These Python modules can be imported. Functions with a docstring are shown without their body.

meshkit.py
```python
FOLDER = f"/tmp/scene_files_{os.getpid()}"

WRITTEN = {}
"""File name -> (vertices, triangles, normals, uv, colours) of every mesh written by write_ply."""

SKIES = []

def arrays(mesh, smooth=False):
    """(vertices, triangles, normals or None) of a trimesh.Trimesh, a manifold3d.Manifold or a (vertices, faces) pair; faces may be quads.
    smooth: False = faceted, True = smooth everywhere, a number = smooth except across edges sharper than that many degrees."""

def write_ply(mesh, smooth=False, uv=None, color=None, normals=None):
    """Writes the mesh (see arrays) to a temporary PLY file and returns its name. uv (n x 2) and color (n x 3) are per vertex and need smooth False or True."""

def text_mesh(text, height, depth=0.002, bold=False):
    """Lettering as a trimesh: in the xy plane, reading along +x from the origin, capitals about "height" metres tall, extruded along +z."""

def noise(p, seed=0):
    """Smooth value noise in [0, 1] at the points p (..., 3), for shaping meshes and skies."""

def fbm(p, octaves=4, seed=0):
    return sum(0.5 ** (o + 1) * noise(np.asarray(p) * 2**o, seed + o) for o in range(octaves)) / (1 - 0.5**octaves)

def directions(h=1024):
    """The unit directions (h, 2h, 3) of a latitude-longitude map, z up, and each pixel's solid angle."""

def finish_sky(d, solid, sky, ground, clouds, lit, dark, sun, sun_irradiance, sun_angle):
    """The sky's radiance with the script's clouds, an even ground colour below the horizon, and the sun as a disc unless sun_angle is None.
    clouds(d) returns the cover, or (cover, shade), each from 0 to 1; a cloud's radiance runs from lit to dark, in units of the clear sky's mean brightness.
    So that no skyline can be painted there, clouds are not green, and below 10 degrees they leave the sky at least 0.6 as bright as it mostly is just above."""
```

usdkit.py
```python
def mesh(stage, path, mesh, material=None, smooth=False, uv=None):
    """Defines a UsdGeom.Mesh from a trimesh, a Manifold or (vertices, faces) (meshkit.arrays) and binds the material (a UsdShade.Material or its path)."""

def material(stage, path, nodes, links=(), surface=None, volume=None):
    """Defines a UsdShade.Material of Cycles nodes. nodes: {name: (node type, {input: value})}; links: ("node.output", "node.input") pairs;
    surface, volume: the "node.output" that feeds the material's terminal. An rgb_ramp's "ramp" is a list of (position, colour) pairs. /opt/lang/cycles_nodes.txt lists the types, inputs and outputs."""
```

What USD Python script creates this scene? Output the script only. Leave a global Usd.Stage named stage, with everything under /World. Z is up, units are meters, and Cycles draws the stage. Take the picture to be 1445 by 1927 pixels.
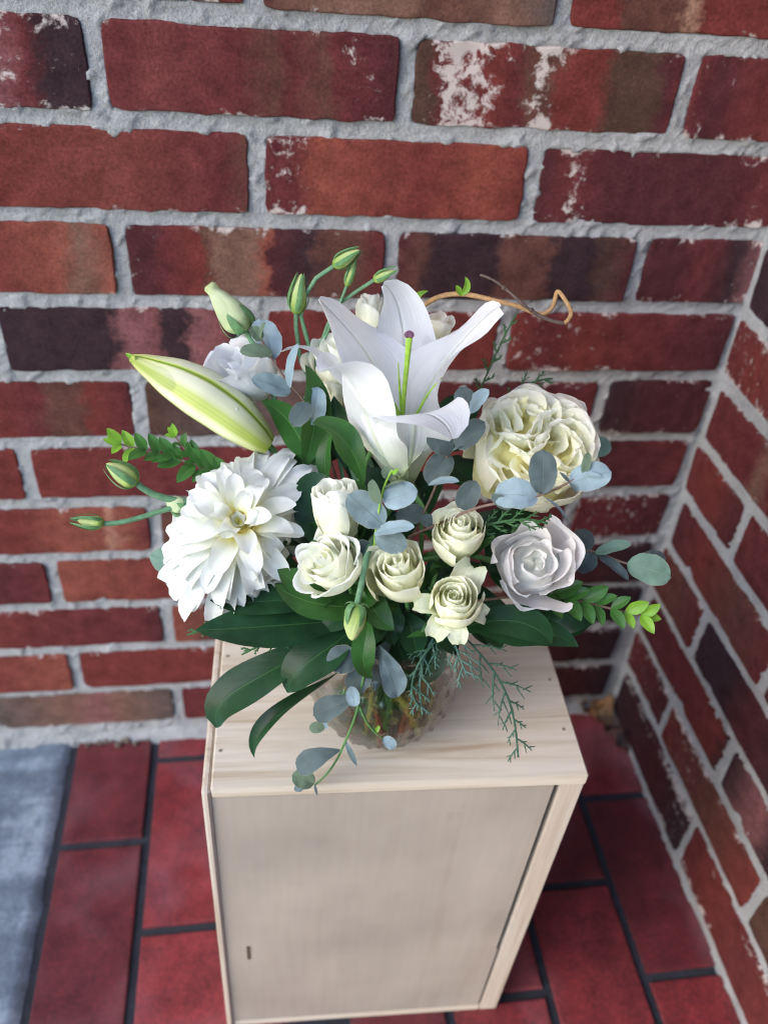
import math, random
import numpy as np
import trimesh
import usdkit, meshkit
from pxr import Usd, UsdGeom, UsdLux, UsdShade, Gf, Sdf, Vt

stage = Usd.Stage.CreateInMemory()
UsdGeom.SetStageUpAxis(stage, UsdGeom.Tokens.z)
UsdGeom.SetStageMetersPerUnit(stage, 1.0)
UsdGeom.Xform.Define(stage, '/World')
UsdGeom.Scope.Define(stage, '/World/Looks')
M = {}
def mat(name, nodes, links, surface='p.BSDF', volume=None):
    M[name] = usdkit.material(stage, '/World/Looks/' + name, nodes, links, surface=surface, volume=volume)
    return M[name]

# ---------------------------------------------------------------- camera, sky, light, exposure
CAM = np.array([-0.4126329, -0.6156956, 0.8359857])
AX = np.array([[0.9887258, -0.02469172, 0.14768757],
               [-0.13012151, -0.62972416, 0.76584325],
               [0.07409245, -0.7764263, -0.62583744]])      # columns: right, down, forward
FPX, PW, PH = 1562.154, 1445.0, 1927.0
EXPOSURE = 1.24
FOCUS = 0.462
SUN = np.array([-0.80, -0.32, 0.56]); SUN /= np.linalg.norm(SUN)

cam = UsdGeom.Camera.Define(stage, '/World/camera')
HA = 9.6
cam.CreateHorizontalApertureAttr(HA); cam.CreateVerticalApertureAttr(HA * 1024 / 767)
cam.CreateFocalLengthAttr(HA * FPX / PW)
cam.CreateFStopAttr(2.0); cam.CreateFocusDistanceAttr(FOCUS)
cam.CreateClippingRangeAttr(Gf.Vec2f(0.01, 1000))
cam.CreateExposureAttr(EXPOSURE)
r_, u_, b_ = AX[:, 0], -AX[:, 1], -AX[:, 2]
m4 = Gf.Matrix4d(*r_, 0, *u_, 0, *b_, 0, *CAM, 1)
cam.AddTransformOp().Set(m4)

el, rot = math.asin(SUN[2]), math.atan2(SUN[0], SUN[1])
dome = UsdLux.DomeLight.Define(stage, '/World/sky')
dome.CreateIntensityAttr(1.0)
mat('sky_light', {'s': ('sky_texture', {'sky_type': 'single_scattering', 'sun_disc': False, 'sun_elevation': el, 'sun_rotation': rot, 'air_density': 1.0, 'aerosol_density': 1.0}),
                  'h': ('hsv', {'saturation': 1.5, 'value': 1.0}),
                  'b': ('background_shader', {'strength': 0.15})}, [('s.color', 'h.color'), ('h.color', 'b.color')], 'b.background')
UsdShade.MaterialBindingAPI.Apply(dome.GetPrim()).Bind(M['sky_light'])
for k_, v_ in (('kind', 'structure'), ('label', 'pale daylight sky over the open porch'), ('category', 'sky')):
    dome.GetPrim().SetCustomDataByKey(k_, v_)
sun = UsdLux.DistantLight.Define(stage, '/World/sun')
sun.CreateIntensityAttr(0.135); sun.CreateAngleAttr(75.0); sun.CreateNormalizeAttr(True)
sun.CreateColorAttr(Gf.Vec3f(0.955, 1.0, 0.975))
zx = SUN; xx = np.cross([0, 0, 1.0], zx); xx /= np.linalg.norm(xx); yx = np.cross(zx, xx)
sun.AddTransformOp().Set(Gf.Matrix4d(*xx, 0, *yx, 0, *zx, 0, 0, 0, 5, 1))

# ---------------------------------------------------------------- helpers
names = {}
def numbered(path):
    n = names.get(path, -1) + 1
    names[path] = n
    return path if n == 0 else '%s_%03d' % (path, n)

class Node:
    def __init__(s, prim, org): s.prim, s.org, s.path = prim, np.asarray(org, float), str(prim.GetPath())

def tag(prim, label=None, cat=None, group=None, kind=None):
    for k, v in (('label', label), ('category', cat), ('group', group), ('kind', kind)):
        if v: prim.SetCustomDataByKey(k, v)

def thing(name, org, label, cat, group=None, kind=None, rz=0, ry=0):
    x = UsdGeom.Xform.Define(stage, numbered('/World/' + name))
    x.AddTranslateOp().Set(Gf.Vec3d(*map(float, org)))
    if ry: x.AddRotateYOp().Set(ry)
    if rz: x.AddRotateZOp().Set(rz)
    tag(x.GetPrim(), label, cat, group, kind)
    return Node(x.GetPrim(), org)

def obj(name, mesh, material, parent, smooth=True, uv=None, label=None, local=False, kind=None):
    """mesh = (verts, faces[, uv]) in world coordinates (or local ones) as ONE mesh under parent"""
    if len(mesh) == 3: uv = mesh[2]
    v = np.asarray(mesh[0], float)
    if not local: v = v - parent.org
    path = numbered(parent.path + '/' + name)
    m = usdkit.mesh(stage, path, (v, np.asarray(mesh[1])), M[material], smooth=smooth, uv=uv)
    if label or kind: tag(m.GetPrim(), label, kind=kind)
    n = Node(m.GetPrim(), parent.org)
    return n

def tm(mesh): return np.array(mesh.vertices), np.array(mesh.faces)
def unit(v):
    v = np.asarray(v, float); return v / (np.linalg.norm(v) + 1e-12)
def P(u, v, D):
    """the point of the place seen at photograph pixel (u, v), D metres in front of the lens plane"""
    return CAM + D * (AX @ np.array([(u - PW / 2) / FPX, (v - PH / 2) / FPX, 1.0]))
def V(r, u, t): return unit(r * AX[:, 0] - u * AX[:, 1] - t * AX[:, 2])
def px(n, D): return n * D / FPX

def spline(pts, n):
    pts = np.asarray(pts, float)
    if len(pts) == 2: return pts[0] + (pts[1] - pts[0]) * np.linspace(0, 1, n)[:, None]
    from scipy.interpolate import PchipInterpolator, CubicSpline
    d = np.r_[0, np.cumsum(np.linalg.norm(np.diff(pts, axis=0), axis=1) + 1e-9)]
    return CubicSpline(d, pts, axis=0)(np.linspace(0, d[-1], n))

def grid_faces(ns, nt):
    i, j = np.meshgrid(np.arange(ns - 1), np.arange(nt - 1), indexing='ij')
    a = i * nt + j
    q = np.stack([a, a + 1, a + nt + 1, a + nt], -1).reshape(-1, 4)
    return np.vstack([q[:, [0, 1, 2]], q[:, [0, 2, 3]]])

PROF = {
    'leaf': [(0, .06), (.15, .5), (.42, 1), (.7, .83), (.88, .45), (1, .02)],
    'lip': [(0, .22), (.25, .52), (.5, .92), (.68, 1), (.84, .9), (.94, .6), (1, .12)],
    'obovate': [(0, .08), (.2, .42), (.45, .8), (.68, 1), (.85, .8), (.95, .45), (1, .03)],
    'round': [(0, .1), (.08, .52), (.25, .86), (.5, 1), (.75, .87), (.92, .53), (1, .05)],
    'lily': [(0, .22), (.2, .48), (.42, .86), (.60, 1), (.80, .80), (.93, .45), (1, .10)],
    'dahlia': [(0, .3), (.3, .7), (.6, 1), (.8, .92), (.93, .6), (1, .15)],
    'strap': [(0, .7), (.3, 1), (.7, .8), (1, .08)],
    'petal': [(0, .25), (.3, .75), (.6, 1), (.85, .95), (.95, .75), (1, .5)],
}
def prof(name, s):
    from scipy.interpolate import PchipInterpolator
    a = np.array(PROF[name]); return PchipInterpolator(a[:, 0], a[:, 1])(s)

def ribbon(ctrl, w, nrm, shape='leaf', ns=16, nt=9, cup=0., fold=0., ruf=0., rf=2.5, seed=0, twist=0., rough=0., tipcup=0., crinkle=0.):
    """a leaf or petal about a curve: half width w, front side towards nrm, with a fold at the midrib, a cupped section and a ruffled rim"""
    rng = np.random.RandomState(seed)
    c = spline(ctrl, ns); s = np.linspace(0, 1, ns)
    T = np.gradient(c, axis=0); T /= np.linalg.norm(T, axis=1, keepdims=True) + 1e-12
    nrm = np.asarray(nrm, float)
    if nrm.ndim == 1: nrm = np.repeat(nrm[None], 2, 0)
    N = np.stack([np.interp(s, np.linspace(0, 1, len(nrm)), nrm[:, k]) for k in range(3)], 1)
    S = np.cross(T, N); S /= np.linalg.norm(S, axis=1, keepdims=True) + 1e-12
    N = np.cross(S, T)
    if twist:
        a = twist * s; ca, sa = np.cos(a)[:, None], np.sin(a)[:, None]
        S, N = S * ca + N * sa, N * ca - S * sa
    W = w * prof(shape, s)
    t = np.linspace(-1, 1, nt)
    ph = rng.rand(4) * 6.28
    tt, ss = t[None, :], s[:, None]
    edge = 1 + rough * (np.sin(ss * 23 + ph[0] + tt) * .5 + np.sin(ss * 41 + ph[1]) * .5) * np.abs(tt)
    x = tt * W[:, None] * edge
    h = (cup + tipcup * ss) * W[:, None] * tt ** 2 + fold * W[:, None] * np.abs(tt)
    h = h + ruf * w * np.clip(prof(shape, s), .3, 1)[:, None] * np.abs(tt) ** 2.2 * np.where(tt > 0, np.sin(ss * rf * 6.28 + ph[2]), np.sin(ss * (rf * 1.13) * 6.28 + ph[3])) * np.minimum(1, ss * 2.2)
    if crinkle:
        h = h + crinkle * w * (meshkit.fbm(np.stack(np.broadcast_arrays(tt * 1.7 + seed, ss * 3.1, 0 * tt + 7.3 * seed), -1), 2) - .5)
    v = c[:, None] + S[:, None] * x[..., None] + N[:, None] * h[..., None]
    uv = np.stack(np.broadcast_arrays(.5 + .5 * tt, ss), -1).reshape(-1, 2)
    return v.reshape(-1, 3), grid_faces(ns, nt)[:, ::-1][:, [0, 1, 2]] if False else grid_faces(ns, nt), uv

def tube(ctrl, rad, sides=7, n=None, bump=0., seed=0, cap=True):
    n = n or max(6, 5 * len(ctrl))
    c = spline(ctrl, n); s = np.linspace(0, 1, n)
    rad = np.atleast_1d(rad).astype(float)
    R = np.interp(s, np.linspace(0, 1, len(rad)), rad)
    if bump:
        R = R * (1 + bump * (np.random.RandomState(seed).rand(n) - .5) * 2)
    T = np.gradient(c, axis=0); T /= np.linalg.norm(T, axis=1, keepdims=True) + 1e-12
    a = np.cross(T[0], [0, 0, 1.0] if abs(T[0][2]) < .9 else [1.0, 0, 0]); a = unit(a)
    A = []
    for k in range(n):
        a = unit(a - T[k] * (a @ T[k])); A.append(a)
    A = np.array(A); B = np.cross(T, A)
    ang = np.arange(sides) * 2 * np.pi / sides
    v = c[:, None] + R[:, None, None] * (np.cos(ang)[None, :, None] * A[:, None] + np.sin(ang)[None, :, None] * B[:, None])
    i, j = np.meshgrid(np.arange(n - 1), np.arange(sides), indexing='ij')
    q = np.stack([i * sides + j, i * sides + (j + 1) % sides, (i + 1) * sides + (j + 1) % sides, (i + 1) * sides + j], -1).reshape(-1, 4)
    f = np.vstack([q[:, [0, 1, 2]], q[:, [0, 2, 3]]])
    uv = np.stack(np.broadcast_arrays(ang[None] / 6.2832, s[:, None]), -1).reshape(-1, 2)
    v = v.reshape(-1, 3)
    if cap:
        L = len(v); v = np.vstack([v, c[0], c[-1] + T[-1] * R[-1] * .5]); uv = np.vstack([uv, [0, 0], [0, 1]])
        j = np.arange(sides); j2 = (j + 1) % sides
        f = np.vstack([f, np.stack([np.full(sides, L), j2, j], 1), np.stack([np.full(sides, L + 1), (n - 1) * sides + j, (n - 1) * sides + j2], 1)])
    return v, f, uv

def join(*ms):
    V_, F_, U_, o = [], [], [], 0
    for m in ms:
        V_.append(m[0]); F_.append(np.asarray(m[1]) + o); o += len(m[0])
        U_.append(m[2] if len(m) > 2 else np.zeros((len(m[0]), 2)))
    return np.vstack(V_), np.vstack(F_), np.vstack(U_)

def frame(axis):
    z = unit(axis); x = unit(np.cross(z, [0.31, 0.17, 0.93] if abs(z @ unit([0.31, 0.17, 0.93])) < .95 else [1, 0, 0]))
    return np.column_stack([x, np.cross(z, x), z])

def boxm(lo, hi, bevel=0.0):
    lo, hi = np.asarray(lo, float), np.asarray(hi, float)
    if not bevel:
        return tm(trimesh.creation.box(bounds=[lo, hi]))
    pts = []
    for sx in (0, 1):
        for sy in (0, 1):
            for sz in (0, 1):
                c = np.where([sx, sy, sz], hi, lo); d = np.where([sx, sy, sz], -bevel, bevel)
                for k in range(3):
                    q = c.copy()
                    for l in range(3):
                        if l != k: q[l] += d[l]
                    pts.append(q)
    return tm(trimesh.convex.convex_hull(np.array(pts)))

# ---------------------------------------------------------------- materials
def brick_mat(name, ramp, eff=((0, 0), (1, 0)), amt=0.0, effcol=(.60, .53, .49), seed=0.0, grey=1.0, zeff=0.0):
    """ramp: colours along the brick; eff: where along the brick the white bloom lies; amt: how much of it everywhere"""
    n = {
        'tc': ('texture_coordinate', {}), 'oi': ('object_info', {}),
        'sp': ('separate_xyz', {}),
        'sh': ('math', {'math_type': 'multiply', 'value2': 37.0}), 'cx': ('combine_xyz', {'y': seed}),
        'va': ('vector_math', {'math_type': 'add'}),
        'nd': ('noise_texture', {'scale': 42.0, 'detail': 6.0, 'roughness': .7}),
        'md': ('math', {'math_type': 'multiply_add', 'value2': .05, 'value3': -.025}),
        'ax': ('math', {'math_type': 'add'}),
        'mr': ('map_range', {'from_min': -.096, 'from_max': .096, 'to_min': 0., 'to_max': 1., 'clamp': True}),
        'rp': ('rgb_ramp', {'ramp': ramp, 'interpolate': True}),
        'nf': ('noise_texture', {'scale': 420.0, 'detail': 3.0, 'roughness': .7}),
        'nm': ('noise_texture', {'scale': 60.0, 'detail': 5.0, 'roughness': .65}),
        'vf': ('map_range', {'from_min': .3, 'from_max': .7, 'to_min': .66, 'to_max': 1.26}),
        'vm': ('map_range', {'from_min': .3, 'from_max': .7, 'to_min': .68, 'to_max': 1.25}),
        'vv': ('math', {'math_type': 'multiply'}), 'cv': ('combine_color', {}),
        'mu': ('mix_color', {'blend_type': 'multiply', 'fac': 1.0}),
        'ne': ('noise_texture', {'scale': 95.0, 'detail': 7.0, 'roughness': .72, 'distortion': .4}),
        'er': ('rgb_ramp', {'ramp': [(a, (b, b, b)) for a, b in eff], 'interpolate': True}), 'eb': ('rgb_to_bw', {}),
        'az': ('math', {'math_type': 'absolute'}), 'ez': ('map_range', {'from_min': .0185, 'from_max': .0272, 'to_min': 0, 'to_max': .25, 'clamp': True}),
        'nl': ('noise_texture', {'scale': 17.0, 'detail': 2.0}), 'lr': ('map_range', {'from_min': .42, 'from_max': .68, 'to_min': 0.15, 'to_max': 1, 'clamp': True}),
        'ezl': ('math', {'math_type': 'multiply'}),
        'e1': ('math', {'math_type': 'add'}), 'e2': ('math', {'math_type': 'add'}), 'e3': ('math', {'math_type': 'add', 'value2': amt}),
        'em': ('map_range', {'range_type': 'smoothstep', 'from_min': .68, 'from_max': .82, 'to_min': 0, 'to_max': .8, 'clamp': True}),
        'mx': ('mix_color', {'blend_type': 'mix', 'b': effcol}),
        'ba': ('math', {'math_type': 'multiply_add', 'value2': .6}),
        'bp': ('bump', {'strength': .5, 'distance': .0009}),
        'p': ('principled_bsdf', {'roughness': .9, 'specular_ior_level': .08}),
    }
    l = [('tc.UV', 'sp.vector'), ('oi.random', 'sh.value1'), ('sh.value', 'cx.x'), ('tc.UV', 'va.vector1'), ('cx.vector', 'va.vector2'),
         ('va.vector', 'nd.vector'), ('nd.fac', 'md.value1'), ('sp.x', 'ax.value1'), ('md.value', 'ax.value2'), ('ax.value', 'mr.value'), ('mr.result', 'rp.fac'),
         ('va.vector', 'nf.vector'), ('va.vector', 'nm.vector'), ('nf.fac', 'vf.value'), ('nm.fac', 'vm.value'), ('vf.result', 'vv.value1'), ('vm.result', 'vv.value2'),
         ('vv.value', 'cv.r'), ('vv.value', 'cv.g'), ('vv.value', 'cv.b'), ('rp.color', 'mu.a'), ('cv.color', 'mu.b'),
         ('va.vector', 'ne.vector'), ('mr.result', 'er.fac'), ('er.color', 'eb.color'), ('sp.y', 'az.value1'), ('az.value', 'ez.value'),
         ('va.vector', 'nl.vector'), ('nl.fac', 'lr.value'), ('ez.result', 'ezl.value1'), ('lr.result', 'ezl.value2'),
         ('ne.fac', 'e1.value1'), ('ezl.value', 'e1.value2'), ('e1.value', 'e2.value1'), ('eb.val', 'e2.value2'), ('e2.value', 'e3.value1'), ('e3.value', 'em.value'),
         ('mu.result', 'mx.a'), ('em.result', 'mx.fac'), ('mx.result', 'p.base_color'),
         ('nf.fac', 'ba.value1'), ('nm.fac', 'ba.value3'), ('ba.value', 'bp.height'), ('bp.normal', 'p.normal')]
    return mat(name, n, l)

def mortar_mat(name, col, dark=.72):
    return mat(name, {
        'g': ('geometry', {}),
        'n1': ('noise_texture', {'scale': 520.0, 'detail': 4.0, 'roughness': .75}), 'n2': ('noise_texture', {'scale': 34.0, 'detail': 5.0, 'roughness': .6}),
        'm1': ('map_range', {'from_min': .33, 'from_max': .62, 'to_min': dark, 'to_max': 1.12, 'clamp': True}), 'm2': ('map_range', {'from_min': .3, 'from_max': .7, 'to_min': .8, 'to_max': 1.12}),
        'vv': ('math', {'math_type': 'multiply'}), 'cv': ('combine_color', {}), 'mu': ('mix_color', {'blend_type': 'multiply', 'fac': 1.0, 'a': col}),
        'bp': ('bump', {'strength': 1.0, 'distance': .0016}), 'p': ('principled_bsdf', {'roughness': .95, 'specular_ior_level': .1})},
        [('g.position', 'n1.vector'), ('g.position', 'n2.vector'), ('n1.fac', 'm1.value'), ('n2.fac', 'm2.value'), ('m1.result', 'vv.value1'), ('m2.result', 'vv.value2'),
         ('vv.value', 'cv.r'), ('vv.value', 'cv.g'), ('vv.value', 'cv.b'), ('cv.color', 'mu.b'), ('mu.result', 'p.base_color'), ('n1.fac', 'bp.height'), ('bp.normal', 'p.normal')])
mortar_mat('mortar', (.43, .43, .425))
mortar_mat('concrete', (.22, .235, .255))
mortar_mat('grout', (.052, .056, .066), .6)

mat('slab', {
    'g': ('geometry', {}), 'mp': ('mapping', {'scale': (2.2, .7, 1.0)}), 'mq': ('mapping', {'scale': (1.2, 6.0, 1.0)}),
    'n1': ('noise_texture', {'scale': 16.0, 'detail': 6.0, 'roughness': .7}), 'n2': ('noise_texture', {'scale': 260.0, 'detail': 3.0}), 'n3': ('noise_texture', {'scale': 7.0, 'detail': 5.0}),
    'ad': ('math', {'math_type': 'multiply_add', 'value2': .8}), 'rp': ('rgb_ramp', {'ramp': [(.0, (.055, .068, .085)), (.62, (.095, .12, .15)), (.9, (.15, .19, .235)), (1.0, (.25, .30, .35))]}),
    'vf': ('map_range', {'from_min': .3, 'from_max': .7, 'to_min': .8, 'to_max': 1.15}), 'cv': ('combine_color', {}), 'mu': ('mix_color', {'blend_type': 'multiply', 'fac': 1.0}),
    'bp': ('bump', {'strength': .5, 'distance': .0008}), 'p': ('principled_bsdf', {'roughness': .42})},
    [('g.position', 'mp.vector'), ('g.position', 'mq.vector'), ('mp.vector', 'n1.vector'), ('mq.vector', 'n3.vector'), ('g.position', 'n2.vector'), ('n1.fac', 'ad.value1'), ('n3.fac', 'ad.value3'), ('ad.value', 'rp.fac'),
     ('n2.fac', 'vf.value'), ('vf.result', 'cv.r'), ('vf.result', 'cv.g'), ('vf.result', 'cv.b'), ('rp.color', 'mu.a'), ('cv.color', 'mu.b'), ('mu.result', 'p.base_color'), ('n1.fac', 'bp.height'), ('bp.normal', 'p.normal')])

def tile_mat(name, c1, c2, rough=.42):
    return mat(name, {
        'g': ('geometry', {}), 'oi': ('object_info', {}),
        'n1': ('noise_texture', {'scale': 30.0, 'detail': 6.0, 'roughness': .65}), 'n2': ('noise_texture', {'scale': 260.0, 'detail': 4.0, 'roughness': .7}), 'n3': ('noise_texture', {'scale': 7.0, 'detail': 3.0}),
        'm': ('math', {'math_type': 'multiply_add', 'value2': .45}), 'm3': ('math', {'math_type': 'multiply_add', 'value2': .45}), 'm4': ('math', {'math_type': 'multiply', 'value2': .3}),
        'rp': ('rgb_ramp', {'ramp': [(.0, tuple(.5 * a for a in c2)), (.42, tuple(.6 * a for a in c2)), (.53, c2), (.70, c1), (1.0, tuple(1.1 * a for a in c1))]}),
        'ds': ('map_range', {'from_min': .50, 'from_max': .72, 'to_min': 0, 'to_max': .22, 'clamp': True}), 'mx': ('mix_color', {'b': (.30, .26, .30)}),
        'rr': ('map_range', {'from_min': .3, 'from_max': .7, 'to_min': rough - .08, 'to_max': rough + .15}),
        'bp': ('bump', {'strength': .35, 'distance': .0005}), 'p': ('principled_bsdf', {'specular_ior_level': .45})},
        [('g.position', 'n1.vector'), ('g.position', 'n2.vector'), ('g.position', 'n3.vector'), ('n2.fac', 'm.value1'), ('n1.fac', 'm3.value1'), ('n3.fac', 'm4.value1'), ('m4.value', 'm3.value3'), ('m3.value', 'm.value3'), ('m.value', 'rp.fac'),
         ('n3.fac', 'ds.value'), ('ds.result', 'mx.fac'), ('rp.color', 'mx.a'), ('mx.result', 'p.base_color'), ('n1.fac', 'rr.value'), ('rr.result', 'p.roughness'), ('n2.fac', 'bp.height'), ('bp.normal', 'p.normal')])
tile_mat('tile_red', (.25, .030, .032), (.11, .018, .020))
tile_mat('tile_dark', (.15, .021, .024), (.075, .015, .018))
tile_mat('tile_bright', (.29, .035, .036), (.14, .022, .024))

def wood_mat(name, c1, c2, c3, scale, dist=1.2, stain=None, rough=.55, contrast=(.42, .58, .72)):
    n = {
        'g': ('texture_coordinate', {}), 'mp': ('mapping', {'scale': scale}),
        'n1': ('noise_texture', {'scale': 1.0, 'detail': 5.0, 'roughness': .55, 'distortion': dist}), 'mf': ('mapping', {'scale': tuple(5 * a for a in scale)}),
        'n2': ('noise_texture', {'scale': 1.0, 'detail': 3.0}),
        'rp': ('rgb_ramp', {'ramp': [(0, c1), (contrast[0], c1), (contrast[1], c2), (contrast[2], c3), (1, c3)]}),
        'vf': ('map_range', {'from_min': .3, 'from_max': .7, 'to_min': .965, 'to_max': 1.03}), 'cv': ('combine_color', {}), 'mu': ('mix_color', {'blend_type': 'multiply', 'fac': 1.0}),
        'bp': ('bump', {'strength': .15, 'distance': .0004}), 'p': ('principled_bsdf', {'roughness': rough, 'specular_ior_level': .35})}
    l = [('g.object', 'mp.vector'), ('mp.vector', 'n1.vector'), ('g.object', 'mf.vector'), ('mf.vector', 'n2.vector'), ('n1.fac', 'rp.fac'), ('n2.fac', 'vf.value'),
         ('vf.result', 'cv.r'), ('vf.result', 'cv.g'), ('vf.result', 'cv.b'), ('rp.color', 'mu.a'), ('cv.color', 'mu.b'), ('n2.fac', 'bp.height'), ('bp.normal', 'p.normal')]
    if stain:
        n['ns'] = ('noise_texture', {'scale': 38.0, 'detail': 5.0, 'roughness': .7}); n['ms'] = ('map_range', {'range_type': 'smoothstep', 'from_min': .64, 'from_max': .76, 'to_min': 0, 'to_max': .4, 'clamp': True}); n['mx'] = ('mix_color', {'b': stain})
        n['nb'] = ('noise_texture', {'scale': 9.0, 'detail': 3.0}); n['mb'] = ('map_range', {'from_min': .35, 'from_max': .65, 'to_min': .86, 'to_max': 1.1}); n['cb'] = ('combine_color', {}); n['m3'] = ('mix_color', {'blend_type': 'multiply', 'fac': 1.0})
        l += [('g.object', 'ns.vector'), ('ns.fac', 'ms.value'), ('mu.result', 'mx.a'), ('ms.result', 'mx.fac'), ('g.object', 'nb.vector'), ('nb.fac', 'mb.value'), ('mb.result', 'cb.r'), ('mb.result', 'cb.g'), ('mb.result', 'cb.b'), ('mx.result', 'm3.a'), ('cb.color', 'm3.b'), ('m3.result', 'p.base_color')]
    else:
        l += [('mu.result', 'p.base_color')]
    return mat(name, n, l)
wood_mat('pine', (.67, .59, .48), (.60, .51, .39), (.46, .35, .24), (4.0, 75.0, 75.0))
wood_mat('pine_edge', (.58, .50, .41), (.52, .425, .33), (.40, .305, .22), (90.0, 90.0, 4.0))
wood_mat('plywood', (.405, .352, .292), (.398, .344, .283), (.385, .328, .267), (34.0, 34.0, 3.0), stain=(.25, .17, .11), rough=.5)
mat('dark_mark', {'p': ('principled_bsdf', {'base_color': (.10, .06, .035), 'roughness': .9})}, [])
mat('nail', {'p': ('principled_bsdf', {'base_color': (.33, .27, .21), 'roughness': .5, 'metallic': .4})}, [])

def petal_mat(name, ramp, trans=.28, tcol=None, rough=.5, vein=.12, rim=None, mottle=0.025, midrib=None):
    """colour runs from the petal's base (0) to its tip (1); thin tissue lets light through"""
    tcol = tcol or ramp[-1][1]
    n = {
        'tc': ('texture_coordinate', {}), 'sp': ('separate_xyz', {}), 'rp': ('rgb_ramp', {'ramp': ramp}),
        'mp': ('mapping', {'scale': (38.0, 3.0, 1.0)}), 'nv': ('noise_texture', {'scale': 1.0, 'detail': 3.0}),
        'vf': ('map_range', {'from_min': .3, 'from_max': .7, 'to_min': 1 - mottle, 'to_max': 1 + mottle * .5}), 'cv': ('combine_color', {}), 'mu': ('mix_color', {'blend_type': 'multiply', 'fac': 1.0}),
        'bp': ('bump', {'strength': vein, 'distance': .0004}),
        'p': ('principled_bsdf', {'roughness': rough, 'specular_ior_level': .3}), 't': ('translucent_bsdf', {}), 'mx': ('mix_closure', {'fac': trans})}
    l = [('tc.UV', 'sp.vector'), ('sp.y', 'rp.fac'), ('tc.UV', 'mp.vector'), ('mp.vector', 'nv.vector'), ('nv.fac', 'vf.value'), ('vf.result', 'cv.r'), ('vf.result', 'cv.g'), ('vf.result', 'cv.b'),
         ('rp.color', 'mu.a'), ('cv.color', 'mu.b'), ('mu.result', 'p.base_color'), ('mu.result', 't.color'), ('nv.fac', 'bp.height'), ('bp.normal', 'p.normal'), ('p.BSDF', 'mx.closure1'), ('t.BSDF', 'mx.closure2')]
    if midrib:                                            # a groove with a faint green line down the middle, fading towards the tip
        n.update({'q1': ('math', {'math_type': 'subtract', 'value2': .5}), 'q2': ('math', {'math_type': 'absolute'}), 'q3': ('map_range', {'range_type': 'smoothstep', 'from_min': .0, 'from_max': .055, 'to_min': 1, 'to_max': 0, 'clamp': True}),
                  'q4': ('map_range', {'from_min': .2, 'from_max': .85, 'to_min': .75, 'to_max': .08, 'clamp': True}), 'q5': ('math', {'math_type': 'multiply'}), 'mm': ('mix_color', {'b': midrib}), 'hb': ('math', {'math_type': 'multiply_add', 'value2': -2.2})})
        l = [x for x in l if x not in (('mu.result', 'p.base_color'), ('mu.result', 't.color'), ('nv.fac', 'bp.height'))]
        l += [('sp.x', 'q1.value1'), ('q1.value', 'q2.value1'), ('q2.value', 'q3.value'), ('sp.y', 'q4.value'), ('q3.result', 'q5.value1'), ('q4.result', 'q5.value2'), ('mu.result', 'mm.a'), ('q5.value', 'mm.fac'), ('mm.result', 'p.base_color'), ('mm.result', 't.color'),
              ('q3.result', 'hb.value1'), ('nv.fac', 'hb.value3'), ('hb.value', 'bp.height')]
    return mat(name, n, l, 'mx.closure')
petal_mat('lily', [(0, (.45, .56, .22)), (.22, (.66, .72, .55)), (.45, (.82, .83, .83)), (1, (.84, .85, .86))], trans=.32, vein=.8, mottle=.05, midrib=(.62, .70, .38))
petal_mat('dahlia', [(0, (.74, .62, .12)), (.2, (.80, .75, .42)), (.42, (.86, .87, .78)), (1, (.86, .87, .85))], trans=.26, vein=.35)
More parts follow.
